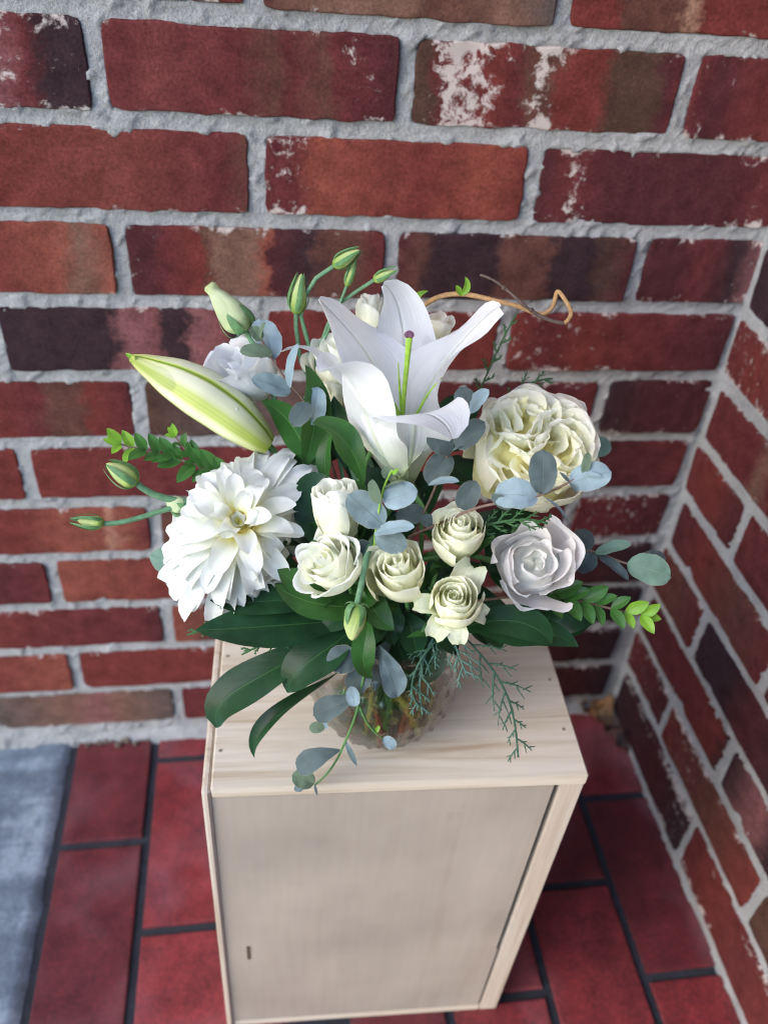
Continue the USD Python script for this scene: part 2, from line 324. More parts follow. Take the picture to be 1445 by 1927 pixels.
petal_mat('garden_rose', [(0, (.90, .80, .25)), (.35, (.94, .90, .52)), (.65, (.95, .94, .74)), (1, (.95, .95, .88))], trans=.52)
petal_mat('garden_rose_outer', [(0, (.78, .82, .54)), (.4, (.89, .89, .68)), (.8, (.91, .89, .76)), (1, (.90, .87, .80))], trans=.42)
petal_mat('dahlia_inner', [(0, (.84, .70, .10)), (.28, (.86, .80, .34)), (.5, (.86, .86, .72)), (1, (.86, .87, .84))], trans=.3, vein=.35)
petal_mat('lisianthus', [(0, (.60, .68, .48)), (.25, (.74, .76, .74)), (1, (.78, .78, .79))], trans=.3)
petal_mat('lisianthus_blush', [(0, (.76, .80, .62)), (.25, (.90, .88, .84)), (1, (.92, .89, .87))], trans=.45)
petal_mat('spray_rose', [(0, (.76, .80, .36)), (.35, (.89, .88, .56)), (.75, (.92, .91, .70)), (1, (.92, .92, .79))], trans=.42)
petal_mat('spray_rose_white', [(0, (.74, .76, .40)), (.3, (.86, .86, .64)), (.8, (.89, .89, .76)), (1, (.90, .90, .83))], trans=.36)
petal_mat('guard_petal', [(0, (.35, .48, .16)), (.4, (.62, .68, .42)), (.8, (.78, .80, .62)), (1, (.66, .70, .46))], trans=.2, mottle=.12)
petal_mat('bud_green', [(0, (.16, .28, .05)), (.25, (.36, .48, .12)), (.7, (.55, .64, .27)), (1, (.58, .64, .25))], trans=.1, vein=.6)
petal_mat('bud_pale', [(0, (.40, .52, .22)), (.3, (.56, .65, .36)), (.8, (.66, .73, .45)), (1, (.52, .60, .28))], trans=.2, vein=.5)

def leaf_mat(name, front, back, rib, rough=.32, trans=.12, spec=.5, mott=.25, dust=None, ribw=.022, tcol=None, rim=None):
    n = {
        'tc': ('texture_coordinate', {}), 'ge': ('geometry', {}), 'oi': ('object_info', {}), 'sp': ('separate_xyz', {}),
        's1': ('math', {'math_type': 'subtract', 'value2': .5}), 'ab': ('math', {'math_type': 'absolute'}),
        'rm': ('map_range', {'range_type': 'smoothstep', 'from_min': ribw * .4, 'from_max': ribw, 'to_min': .8, 'to_max': 0, 'clamp': True}),
        # side veins: bands of (length - 0.45 |width|)
        'v1': ('math', {'math_type': 'multiply_add', 'value2': -.55}), 'v2': ('math', {'math_type': 'multiply', 'value2': 62.0}), 'v3': ('math', {'math_type': 'sine'}), 'v4': ('map_range', {'from_min': .75, 'from_max': 1.0, 'to_min': 0, 'to_max': .07, 'clamp': True}),
        'mxv': ('math', {'math_type': 'maximum'}),
        'n1': ('noise_texture', {'scale': 90.0, 'detail': 4.0}), 'vf': ('map_range', {'from_min': .3, 'from_max': .7, 'to_min': 1 - mott, 'to_max': 1 + mott}), 'cv': ('combine_color', {}),
        'mf': ('mix_color', {'a': front, 'b': back}), 'mu': ('mix_color', {'blend_type': 'multiply', 'fac': 1.0}), 'mr': ('mix_color', {'b': rib}),
        'rim': ('map_range', {'range_type': 'smoothstep', 'from_min': .47, 'from_max': .497, 'to_min': 0, 'to_max': .75 if rim else 0, 'clamp': True}), 'mrim': ('mix_color', {'b': rim or rib}),
        'bh': ('math', {'math_type': 'multiply_add', 'value2': -1.0}), 'bp': ('bump', {'strength': .5, 'distance': .0006}),
        'p': ('principled_bsdf', {'roughness': rough, 'specular_ior_level': spec}), 't': ('translucent_bsdf', {'color': tcol or tuple(min(1, 1.6 * c) for c in back)}), 'mx': ('mix_closure', {'fac': trans})}
    l = [('tc.UV', 'sp.vector'), ('sp.x', 's1.value1'), ('s1.value', 'ab.value1'), ('ab.value', 'rm.value'), ('ab.value', 'v1.value1'), ('sp.y', 'v1.value3'), ('v1.value', 'v2.value1'), ('v2.value', 'v3.value1'), ('v3.value', 'v4.value'),
         ('rm.result', 'mxv.value1'), ('v4.result', 'mxv.value2'), ('ge.position', 'n1.vector'), ('n1.fac', 'vf.value'), ('vf.result', 'cv.r'), ('vf.result', 'cv.g'), ('vf.result', 'cv.b'),
         ('ge.backfacing', 'mf.fac'), ('mf.result', 'mu.a'), ('cv.color', 'mu.b'), ('mu.result', 'mr.a'), ('mxv.value', 'mr.fac'), ('ab.value', 'rim.value'), ('mr.result', 'mrim.a'), ('rim.result', 'mrim.fac'), ('mrim.result', 'p.base_color'),
         ('mxv.value', 'bh.value1'), ('n1.fac', 'bh.value3'), ('bh.value', 'bp.height'), ('bp.normal', 'p.normal'), ('p.BSDF', 'mx.closure1'), ('t.BSDF', 'mx.closure2')]
    return mat(name, n, l, 'mx.closure')
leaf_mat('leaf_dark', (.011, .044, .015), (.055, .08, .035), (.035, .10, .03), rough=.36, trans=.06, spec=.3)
leaf_mat('leaf_mid', (.026, .092, .018), (.09, .17, .05), (.09, .22, .05), rough=.36, trans=.14, spec=.35)
leaf_mat('leaf_blue', (.20, .275, .285), (.12, .16, .15), (.17, .22, .20), rough=.62, trans=.10, spec=.25, mott=.3, rim=(.36, .36, .28))
leaf_mat('leaf_bluepale', (.30, .40, .44), (.16, .21, .20), (.26, .33, .32), rough=.62, trans=.12, spec=.25, mott=.25, rim=(.42, .44, .36))
leaf_mat('leaf_grey', (.095, .13, .13), (.11, .14, .125), (.13, .16, .14), rough=.55, trans=.08, spec=.3, mott=.25, rim=(.26, .27, .20))
leaf_mat('leaf_sage', (.13, .185, .12), (.17, .22, .15), (.2, .26, .16), rough=.55, trans=.15, spec=.3, mott=.2, rim=(.34, .38, .24))
leaf_mat('leaf_seagreen', (.20, .33, .25), (.17, .26, .20), (.27, .38, .28), rough=.55, trans=.18, spec=.3, mott=.2, rim=(.34, .40, .28))
leaf_mat('leaf_box', (.045, .15, .028), (.09, .20, .05), (.08, .2, .04), rough=.34, trans=.2, ribw=.05)
leaf_mat('leaf_lime', (.20, .42, .035), (.24, .44, .06), (.3, .5, .08), rough=.4, trans=.3, ribw=.05)
def plain(name, col, rough=.5, mott=.2, scale=400.0, spec=.4, bump=.3):
    return mat(name, {'g': ('geometry', {}), 'n': ('noise_texture', {'scale': scale, 'detail': 4.0}), 'vf': ('map_range', {'from_min': .3, 'from_max': .7, 'to_min': 1 - mott, 'to_max': 1 + mott}), 'cv': ('combine_color', {}),
                      'mu': ('mix_color', {'blend_type': 'multiply', 'fac': 1.0, 'a': col}), 'bp': ('bump', {'strength': bump, 'distance': .0004}), 'p': ('principled_bsdf', {'roughness': rough, 'specular_ior_level': spec})},
               [('g.position', 'n.vector'), ('n.fac', 'vf.value'), ('vf.result', 'cv.r'), ('vf.result', 'cv.g'), ('vf.result', 'cv.b'), ('cv.color', 'mu.b'), ('mu.result', 'p.base_color'), ('n.fac', 'bp.height'), ('bp.normal', 'p.normal')])
plain('stem_green', (.10, .24, .07)); plain('stem_blue', (.12, .25, .13)); plain('stem_brown', (.20, .13, .10)); plain('stem_red', (.26, .09, .04)); plain('stem_yellow', (.36, .34, .07))
plain('stem_lime', (.26, .46, .06)); plain('cedar', (.055, .135, .085), mott=.4, scale=700.); plain('cedar_blue', (.09, .19, .15), mott=.4, scale=700.); plain('cedar_green', (.05, .14, .045), mott=.4, scale=700.)
plain('willow', (.42, .24, .10), mott=.25); plain('willow_dark', (.10, .065, .05), mott=.4); plain('stigma', (.17, .07, .13), mott=.5, scale=900.); plain('style', (.33, .55, .06), rough=.35)
plain('dry_leaf', (.26, .13, .05), mott=.4, scale=120.); plain('dry_leaf_dark', (.11, .06, .045), mott=.4, scale=120.); plain('grit', (.13, .10, .075), mott=.4, scale=300.); plain('sepal_green', (.11, .24, .09)); plain('stamen_dry', (.42, .34, .10))
plain('grey_paint', (.10, .105, .11), rough=.7, mott=.05); plain('white_paint', (.50, .53, .56), rough=.6, mott=.05)
plain('lawn', (.06, .10, .03), mott=.5, scale=8.)

# lily bud: pale tissue with green ribs, by the angle round the bud (uv.x) and along it (uv.y)
mat('lily_bud', {'tc': ('texture_coordinate', {}), 'sp': ('separate_xyz', {}), 'ma': ('math', {'math_type': 'multiply', 'value2': 3.0}), 'fr': ('math', {'math_type': 'fraction'}), 's': ('math', {'math_type': 'subtract', 'value2': .5}), 'a': ('math', {'math_type': 'absolute'}),
    'rp': ('rgb_ramp', {'ramp': [(0, (.46, .54, .14)), (.035, (.55, .61, .22)), (.075, (.50, .57, .16)), (.13, (.68, .71, .40)), (.20, (.80, .80, .62)), (.40, (.81, .81, .64)), (.45, (.64, .68, .30)), (.475, (.30, .42, .05)), (.5, (.26, .38, .04))]}),
    'rt': ('rgb_ramp', {'ramp': [(0, (.50, .56, .16)), (.3, (.95, .97, .82)), (.7, (.98, .98, .88)), (.9, (.80, .84, .45)), (1, (.62, .66, .22))]}),
    'mu': ('mix_color', {'blend_type': 'multiply', 'fac': 1.0}), 'mp': ('mapping', {'scale': (90., 2.5, 1.)}), 'nv': ('noise_texture', {'scale': 1.0, 'detail': 3.0}), 'bp': ('bump', {'strength': .4, 'distance': .0004}), 'p': ('principled_bsdf', {'roughness': .4, 'specular_ior_level': .35, 'subsurface_weight': 0.0})},
    [('tc.UV', 'sp.vector'), ('sp.x', 'ma.value1'), ('ma.value', 'fr.value1'), ('fr.value', 's.value1'), ('s.value', 'a.value1'), ('a.value', 'rp.fac'), ('sp.y', 'rt.fac'), ('rp.color', 'mu.a'), ('rt.color', 'mu.b'), ('mu.result', 'p.base_color'), ('tc.UV', 'mp.vector'), ('mp.vector', 'nv.vector'), ('nv.fac', 'bp.height'), ('bp.normal', 'p.normal')])
mat('glass', {'t': ('transparent_bsdf', {'color': (.90, .91, .905)}), 'g': ('glass_bsdf', {'color': (.95, .96, .955), 'roughness': .01, 'IOR': 1.22}), 'm': ('mix_closure', {'fac': .45}),
              's': ('glossy_bsdf', {'roughness': .04}), 'w': ('layer_weight', {'blend': .5}), 'pw': ('math', {'math_type': 'power', 'value2': 3.0}), 'f': ('math', {'math_type': 'multiply_add', 'value2': .5, 'value3': .05}), 'mm': ('mix_closure', {})},
    [('t.BSDF', 'm.closure1'), ('g.BSDF', 'm.closure2'), ('w.facing', 'pw.value1'), ('pw.value', 'f.value1'), ('f.value', 'mm.fac'), ('m.closure', 'mm.closure1'), ('s.BSDF', 'mm.closure2')], 'mm.closure')
mat('water', {'t': ('transparent_bsdf', {'color': (.93, .93, .915)}), 'g': ('glossy_bsdf', {'roughness': .0}), 'm': ('mix_closure', {'fac': .035})}, [('t.BSDF', 'm.closure1'), ('g.BSDF', 'm.closure2')], 'm.closure')
# ---------------------------------------------------------------- ground, floor
rnd = random.Random(5)
HC, BL, Z12 = 0.0653569, 0.2032, 0.0245       # course height, brick pitch, lower bed of the lowest course
XA = -0.5103
def zbed(c): return Z12 + (12 - c) * HC        # lower edge of course c (12 = lowest)

g = thing('ground', (0, 0, 0), 'level ground reaching away beyond the porch', 'ground', kind='structure')
s_ = 600.0
obj('soil', (np.array([[-s_, -s_, -.16], [s_, -s_, -.16], [s_, s_, -.16], [-s_, s_, -.16]]), np.array([[0, 1, 2], [0, 2, 3]])), 'lawn', g, smooth=False)

fl = thing('floor', (0, 0, 0), 'red quarry tile porch floor with dark grey joints', 'floor', kind='structure')
def noisy_sheet(x0, x1, y0, y1, step, z, amp, sc, seed):
    nx, ny = int((x1 - x0) / step) + 2, int((y1 - y0) / step) + 2
    X, Y = np.meshgrid(np.linspace(x0, x1, nx), np.linspace(y0, y1, ny))
    Z = z + amp * (meshkit.fbm(np.stack([X * sc, Y * sc, 0 * X], -1), 3, seed) - .5)
    return np.stack([X, Y, Z], -1).reshape(-1, 3), grid_faces(ny, nx)
obj('porch_base', boxm((-2.2, -2.6, -.155), (.16, .12, -.012)), 'concrete', fl, smooth=False)
v_, f_ = noisy_sheet(-.66, .03, -.62, .005, .004, -.0035, .0022, 160, 3)
obj('grout', (v_, f_), 'grout', fl)
v_, f_ = noisy_sheet(-.66, .05, -1.7, -.62, .05, -.0037, 0, 1, 3)
obj('grout', (v_, f_), 'grout', fl)

def tile_mesh(x0, x1, y0, y1, rs):
    c = .0016
    a = lambda d, z: [(x0 + d, y0 + d, z), (x1 - d, y0 + d, z), (x1 - d, y1 - d, z), (x0 + d, y1 - d, z)]
    dz = [rs.uniform(-.0006, .0006) for _ in range(4)]
    v = np.array(a(-.0006, -.012) + a(0, -.0014) + a(.0007, -.0003) + a(c + .0008, 0), float)
    v[4:8, 2] += dz; v[8:12, 2] += dz; v[12:, 2] += dz
    f = []
    for r in range(3):
        for k in range(4):
            k2 = (k + 1) % 4; f += [[r * 4 + k, r * 4 + k2, r * 4 + 4 + k2], [r * 4 + k, r * 4 + 4 + k2, r * 4 + 4 + k]]
    f += [[12, 13, 14], [12, 14, 15]]
    return v, np.array(f)
cols = [(-.637, -.540, -.1305), (-.540, -.4435, -.2262), (-.4435, -.347, -.1290), (-.347, -.2505, -.2240), (-.2505, -.153, -.3195), (-.153, -.0555, -.2195), (-.0555, .0415, -.3170)]
JW = .0044
for k, (x0, x1, yj) in enumerate(cols):
    y = yj + .1945 * 4
    while y > -1.0:
        ya, yb = y - .1945, y
        y = ya
        if ya > -.012: continue
        yb = min(yb, .004)
        if yb - ya < .03: continue
        xl = x0 + JW if k else -.6265
        xr = min(x1 - JW, .024)
        mt = 'tile_bright' if (k == 1 and ya < -.3) else rnd.choice(['tile_red', 'tile_red', 'tile_dark'])
        obj('floor_tile', tile_mesh(xl, xr, ya + JW, yb - JW, rnd), mt, fl, smooth=False)

# grey slab at the left of the tiles
sl = thing('door_sill', (-.64, 0, 0), 'blue-grey weathered concrete sill left of the red tiles', 'sill', kind='structure')
v_, f_ = noisy_sheet(-1.5, -.634, -1.2, -.002, .006, .0015, .005, 26, 11)
v_[:, 2] -= np.clip((v_[:, 0] + .642) / .008, 0, 1) * .006
obj('slab', (v_, f_), 'slab', sl)

# ---------------------------------------------------------------- brick walls
R_ = (.150, .034, .029); D_ = (.040, .022, .026); T_ = (.175, .092, .068); O_ = (.22, .066, .046); MR = (.118, .028, .029); DM = (.074, .022, .025); PK = (.21, .085, .085); BR = (.110, .046, .036); OL = (.078, .040, .030); GY = (.10, .075, .068)
CUSTOM = {}
def cb(key, ramp, eff=((0, 0), (1, 0)), amt=0.):
    nm = 'brick_own_%02d' % len(CUSTOM)
    brick_mat(nm, ramp, eff, amt, seed=len(CUSTOM) * 3.7); CUSTOM[key] = nm
# (course, brick): even courses k=0 starts at the joint XA; odd ones half a brick further on
cb((1, -1), [(0, BR), (.45, MR), (.55, T_), (.8, BR), (1, R_)], amt=.02)
cb((1, 0), [(0, BR), (.2, T_), (.5, T_), (.6, BR), (.85, T_), (1, GY)], amt=-.02)
cb((1, 1), [(0, R_), (.15, R_), (.2, BR), (.38, BR), (.42, (.34, .19, .13)), (.47, R_), (.75, R_), (.8, (.30, .17, .12)), (.86, R_), (1, R_)])
cb((2, -1), [(0, DM), (.55, DM), (.7, PK), (.8, MR), (.88, D_), (1, D_)], eff=((0, 0), (.55, 0), (.66, .13), (.74, .13), (.80, .03), (.86, .08), (1, .04)), amt=.02)
cb((2, 0), [(0, MR), (.15, (.16, .042, .04)), (.45, MR), (.55, BR), (.62, MR), (.75, BR), (.8, MR), (1, DM)], eff=((0, 0), (.8, 0), (.86, .14), (.93, .10), (1, .05)), amt=.0)
cb((2, 1), [(0, OL), (.06, OL), (.1, MR), (.3, R_), (.38, MR), (.42, BR), (.5, BR), (.55, R_), (.68, R_), (.75, OL), (.9, OL), (.95, DM), (1, MR)], eff=((0, .05), (.07, .06), (.12, .27), (.22, .26), (.3, .15), (.36, .07), (.42, .08), (.46, .22), (.5, .18), (.55, .03), (.7, 0), (1, 0)), amt=.015)
cb((2, 2), [(0, MR), (.2, DM), (.4, MR), (1, R_)], eff=((0, .07), (.15, .05), (.4, .0), (1, 0)), amt=.03)
cb((3, -1), [(0, R_), (.5, (.17, .046, .038)), (.9, MR), (1, BR)], amt=.0)
cb((3, 0), [(0, MR), (.12, MR), (.2, (.22, .06, .042)), (.6, R_), (.85, (.22, .058, .04)), (1, R_)], eff=((0, .14), (.10, .18), (.16, .10), (.2, 0), (1, 0)), amt=-.02)
cb((3, 1), [(0, DM), (.1, MR), (.3, DM), (.7, DM), (1, MR)], eff=((0, .02), (.07, .05), (.12, .22), (.15, .2), (.18, .03), (.7, .02), (.9, .1), (1, .1)), amt=.0)
cb((4, -1), [(0, R_), (.5, R_), (.8, O_), (.88, T_), (1, O_)], amt=.0)
cb((4, 0), [(0, DM), (.1, DM), (.14, MR), (.27, R_), (.29, BR), (.33, T_), (.48, T_), (.53, O_), (.56, DM), (.7, D_), (.75, BR), (.9, BR), (1, MR)], eff=((0, .07), (.1, .06), (.15, 0), (.36, .03), (.5, .03), (1, .0)), amt=.015)
cb((4, 1), [(0, DM), (.08, BR), (.14, D_), (.38, D_), (.44, BR), (.62, BR), (.66, D_), (.82, D_), (.88, OL), (1, DM)], amt=.015)
cb((4, 2), [(0, DM), (.3, DM), (.5, MR), (.8, D_), (1, PK)], eff=((0, 0), (.8, .02), (1, .1)), amt=.03)
cb((5, -1), [(0, D_), (.42, D_), (.48, PK), (.6, (.16, .06, .06)), (.64, D_), (.72, D_), (.76, PK), (.88, (.17, .055, .055)), (.92, D_), (1, D_)], amt=-.01)
cb((5, 0), [(0, R_), (.5, MR), (1, R_)])
cb((5, 1), [(0, R_), (.15, MR), (.3, R_), (.7, MR), (1, DM)], eff=((0, .10), (.2, .10), (.4, .06), (.5, 0), (1, 0)), amt=.02)
cb((6, -1), [(0, R_), (.42, R_), (.6, MR), (.66, BR), (.78, BR), (.83, R_), (.95, MR), (1, DM)], amt=.01)
cb((6, 0), [(0, OL), (.4, GY), (1, BR)], amt=.02)
cb((6, 2), [(0, D_), (.5, DM), (1, DM)], eff=((0, .04), (.4, .02), (1, 0)), amt=.02)
cb((7, -1), [(0, R_), (.8, MR), (1, R_)], amt=.02)
cb((7, 0), [(0, MR), (.3, MR), (.7, R_), (1, MR)], amt=.0)
cb((8, -1), [(0, MR), (.4, R_), (.62, O_), (.78, O_), (.82, (.33, .16, .11)), (.88, O_), (1, MR)], amt=.0)
cb((8, 0), [(0, BR), (.5, T_), (1, BR)], amt=.02)
cb((8, 2), [(0, MR), (.5, MR), (1, DM)], eff=((0, .06), (.5, .09), (1, .03)), amt=.04)
cb((9, -1), [(0, O_), (.6, R_), (1, O_)], amt=.01)
cb((9, 0), [(0, MR), (.5, R_), (1, MR)], amt=-.01)
cb((10, -1), [(0, R_), (.6, MR), (.9, MR), (1, DM)], amt=.0)
cb((10, 0), [(0, O_), (.2, BR), (.6, T_), (1, R_)], amt=.0)
cb((11, -1), [(0, R_), (.75, R_), (.9, MR), (1, R_)], eff=((0, 0), (.75, .02), (.82, .12), (.9, .05), (1, 0)), amt=.01)
cb((11, 0), [(0, GY), (.2, D_), (.3, GY), (.6, BR), (1, GY)], amt=.0)
cb((12, -1), [(0, GY), (.4, T_), (.6, PK), (.7, T_), (1, GY)], amt=.0)
cb((12, 0), [(0, MR), (.5, R_), (1, MR)], amt=.0)
cb((12, 2), [(0, D_), (.5, DM), (1, D_)], amt=.05)
TEMPL = []
for k, (rp, am) in enumerate([([(0, R_), (.5, MR), (1, R_)], 0.), ([(0, MR), (.6, DM), (1, MR)], .02), ([(0, D_), (.3, D_), (.4, PK), (.55, MR), (.62, D_), (1, D_)], .01), ([(0, BR), (.3, R_), (.5, T_), (.7, BR), (1, MR)], .02),
                             ([(0, DM), (.4, R_), (.5, DM), (1, D_)], .03), ([(0, O_), (.5, R_), (1, O_)], 0.), ([(0, DM), (.5, MR), (1, DM)], .0)]):
    brick_mat('brick_kind_%d' % k, rp, amt=am, seed=90 + k * 5.1); TEMPL.append('brick_kind_%d' % k)
# right wall: even courses start at the corner with a whole brick, odd ones with a half
RIGHT = {}
def cr(key, ramp, eff=((0, 0), (1, 0)), amt=0.):
    nm = 'brick_side_%02d' % len(RIGHT)
    brick_mat(nm, ramp, eff, amt, seed=200 + len(RIGHT) * 4.3); RIGHT[key] = nm
cr((7, 0), [(0, MR), (.5, R_), (1, DM)]); cr((8, 0), [(0, DM), (.3, R_), (.7, BR), (1, MR)]); cr((9, 0), [(0, MR), (.5, BR), (1, MR)]); cr((9, 1), [(0, D_), (.3, D_), (.5, DM), (1, D_)], amt=.0)
cr((8, 1), [(0, DM), (.5, MR), (1, R_)]); cr((10, 0), [(0, DM), (.5, MR), (.9, R_), (1, D_)], amt=.01); cr((10, 1), [(0, D_), (.3, PK), (.42, D_), (.8, DM), (1, D_)]); cr((11, 0), [(0, MR), (1, DM)], eff=((0, .06), (.6, .09), (1, .04)), amt=.03)
cr((11, 1), [(0, R_), (.5, BR), (1, R_)], eff=((0, .06), (.3, .1), (.5, .03), (.7, 0), (1, 0)), amt=.03); cr((12, 0), [(0, D_), (.6, DM), (1, D_)], eff=((0, 0), (.7, .02), (.9, .12), (1, .06)), amt=.02)
cr((12, 1), [(0, MR), (.3, R_), (.6, MR), (1, R_)]); cr((11, 2), [(0, OL), (.5, BR), (1, R_)]); cr((10, 2), [(0, BR), (.5, R_), (1, OL)]); cr((6, 0), [(0, MR), (.4, MR), (.5, T_), (.6, MR), (1, R_)], amt=.02)
cr((6, 1), [(0, R_), (1, R_)]); cr((5, 0), [(0, MR), (.5, R_), (1, MR)], eff=((0, .06), (1, .05)), amt=.05); cr((9, 2), [(0, MR), (.4, BR), (1, R_)])

def brick_mesh(L, H, seed, d=.03):
    rs = np.random.RandomState(seed)
    r = .0016
    def axis(half, n):
        inner = np.linspace(-half + r, half - r, n)
        x = np.r_[-half, -half, -half + .15 * r, -half + .45 * r, inner, half - .45 * r, half - .15 * r, half, half]
        q = np.r_[d, r, .5 * r, .16 * r, np.zeros(n), .16 * r, .5 * r, r, d]
        return x, q
    xs, dx = axis(L / 2, max(8, int(L / .006))); zs, dz = axis(H / 2, 10)
    X, Z = np.meshgrid(xs, zs); DX, DZ = np.meshgrid(dx, dz)
    Y = np.minimum(d, np.hypot(DX, DZ))
    rc = .006                                                     # rounded outline corners
    ex, ez = np.abs(X) - (L / 2 - rc), np.abs(Z) - (H / 2 - rc)
    c = (ex > 0) & (ez > 0); h = np.hypot(ex, ez); k = np.where(c & (h > rc), rc / np.maximum(h, 1e-9), 1)
    X = np.where(c, np.sign(X) * (L / 2 - rc + ex * k), X); Z = np.where(c, np.sign(Z) * (H / 2 - rc + ez * k), Z)
    pts = np.stack([X * 60 + seed * 1.3, Z * 60, Y * 0 + seed * .7], -1)
    wob = (meshkit.fbm(pts * 1.6, 4, seed) - .5), (meshkit.fbm(pts * 1.6 + 31.7, 4, seed) - .5)
    e = np.clip(np.maximum(np.abs(X) / (L / 2), 0) * 0 + 1, 0, 1)
    Xw = X + wob[0] * .0034; Zw = Z + wob[1] * .0040
    Y = Y + (meshkit.fbm(pts * .6 + 11, 3, seed) - .5) * .0022 + (X / L) * rs.uniform(-.0012, .0012) + (Z / H) * rs.uniform(-.0012, .0012)
    # a few chips
    for _ in range(rs.randint(1, 4)):
        cx, cz, cr_ = rs.uniform(-L / 2, L / 2), rs.choice([-1, 1]) * H / 2 * rs.uniform(.8, 1.), rs.uniform(.003, .007)
        Y = Y + .0022 * np.exp(-((X - cx) ** 2 + (Z - cz) ** 2) / cr_ ** 2)
    v = np.stack([Xw, Y, Zw], -1).reshape(-1, 3)
    uv = np.stack([X, Z], -1).reshape(-1, 2)
    return v, grid_faces(len(zs), len(xs)), uv

def build_wall(node, pieces, x0, x1, z1, seed, mortar_step, base_ext, sink=0.0):
    """pieces: (course, index, xa, xb, material); local frame: x along the wall, front towards -y"""
    JT = .0112
    for n_, (c, k, xa, xb, mt) in enumerate(pieces):
        rs = np.random.RandomState(seed + n_)
        L, H = xb - xa - JT - rs.uniform(-.001, .0015), HC - JT + rs.uniform(-.0012, .0012)
        dn = sink if c == 12 else 0
        v, f, uv = brick_mesh(L, H + dn, seed + n_)
        if L < .12: uv = uv * np.array([1.9, 1.0])
        v = v + np.array([(xa + xb) / 2, rs.uniform(-.0012, .0012), zbed(c) + HC / 2 - dn / 2 + rs.uniform(-.0006, .0006)])
        obj('brick', (v, f, uv), mt, node, local=True)
    nx, nz = int((x1 - x0) / mortar_step), int((z1 + .02) / mortar_step)
    X, Z = np.meshgrid(np.linspace(x0, x1, nx), np.linspace(-.02, z1, nz))
    q = np.stack([X, 0 * X, Z], -1)
    rough = (meshkit.fbm(q * 330, 2, seed) - .5) * .0016 + (meshkit.fbm(q * 60, 3, seed + 4) - .5) * .0009
    smear = np.clip(meshkit.fbm(q * 95, 3, seed + 9) - .60, 0, 1) * .028
    # joints are struck a little hollow along their middle
    zz = (Z - Z12) / HC; dzj = np.abs(zz - np.round(zz)) * HC
    Y = .0021 + np.clip(.0042 - dzj, 0, .0042) * .16 - rough - np.minimum(smear, .0016)
    bse = np.clip((base_ext[0] + base_ext[1] * (meshkit.fbm(q * 14, 3, seed + 2) - .5) - Z) / .02, 0, 1)
    Y = Y - bse * base_ext[2]
    deep = np.zeros_like(Y)                                       # no mortar pokes through a brick's face, only laps over its rim here and there
    lap = .0012 + np.clip(meshkit.fbm(q * 130, 3, seed + 21) - .52, 0, 1) * .022
    for (c, k, xa, xb, mt) in pieces:
        dx = (xb - xa - JT) / 2 - np.abs(X - (xa + xb) / 2); dn = sink if c == 12 else 0
        dz = (HC - JT + dn) / 2 - np.abs(Z - zbed(c) - HC / 2 + dn / 2)
        deep = np.maximum(deep, np.clip(np.minimum(dx, dz) - lap, 0, .004))
    Y = Y + deep * 2.0
    v = np.stack([X, Y, Z], -1).reshape(-1, 3)
    obj('mortar', (v, grid_faces(nz, nx)), 'mortar', node, local=True)

mat('brick_far', {'g': ('texture_coordinate', {}), 'b': ('brick_texture', {'scale': 1.0, 'color1': R_, 'color2': DM, 'mortar': (.42, .415, .40), 'mortar_size': .0056, 'brick_width': BL, 'row_height': HC, 'bias': -.1}), 'p': ('principled_bsdf', {'roughness': .85})}, [('g.UV', 'b.vector'), ('b.color', 'p.base_color')])
bw = thing('brick_wall', (0, 0, 0), 'long red brick wall facing the viewer behind the flowers', 'wall')
pieces = []
for c in range(-1, 13):
    off = XA if c % 2 == 0 else XA + BL / 2
    for k in range(-3, 3):
        xa, xb = off + k * BL, off + (k + 1) * BL
        if xa > -.03: continue
        xb = min(xb, .012 if c > 8 else .006)
        if c % 2 and k == 1: xb = .004
        pieces.append((c, k, xa, xb, CUSTOM.get((c, k)) or rnd.choice(TEMPL)))
build_wall(bw, pieces, -1.13, .03, zbed(-1) + HC + .006, 1000, .0022, (.018, .03, .010))
rw = thing('brick_wall', (.0205, 0.0, 0), 'shaded red brick wall running forward along the right edge', 'wall', rz=-90, ry=-2.3)
pieces = []
for c in range(-1, 13):
    off = 0.004 if c % 2 == 0 else -BL / 2 + .004
    for k in range(0, 5):
        xa, xb = off + k * BL, off + (k + 1) * BL
        xa = max(xa, -.002)
        pieces.append((c, k, xa, xb, RIGHT.get((c, k)) or rnd.choice(TEMPL)))
build_wall(rw, pieces, -.03, .92, zbed(-1) + HC + .006, 3000, .0026, (.004, .01, .003), .016)
ztop = zbed(-1) + HC + .006
def slabx(x0, x1, z0, z1, y):
    v = np.array([[x0, y, z0], [x1, y, z0], [x1, y, z1], [x0, y, z1]]); return v, np.array([[0, 1, 2], [0, 2, 3]]), v[:, [0, 2]]
fw = thing('porch_wall', (0, -1.32, 0), 'dark grey painted wall closing the porch across from the flowers', 'wall', rz=180)
obj('render', slabx(-2.2, .62, -.15, 2.348, 0), 'grey_paint', fw, smooth=False, local=True)
obj('render', slabx(-2.2, .62, -.15, 2.348, .2), 'grey_paint', fw, smooth=False, local=True)
obj('end_face', (np.array([[.62, 0, -.15], [.62, .2, -.15], [.62, .2, 2.348], [.62, 0, 2.348]]), np.array([[0, 1, 2], [0, 2, 3]])), 'mortar', fw, smooth=False, local=True)
# the walls go on above and forward, outside the frame
obj('upper_brickwork', slabx(-2.4, .03, ztop, 2.6, .001), 'brick_far', bw, smooth=False, local=True)
obj('end_brickwork', slabx(-2.4, -1.13, -.02, ztop, .001), 'brick_far', bw, smooth=False, local=True)
obj('upper_brickwork', slabx(-.03, 2.2, ztop, 2.6, .001), 'brick_far', rw, smooth=False, local=True)
obj('end_brickwork', slabx(.92, 2.2, -.02, ztop, .001), 'brick_far', rw, smooth=False, local=True)

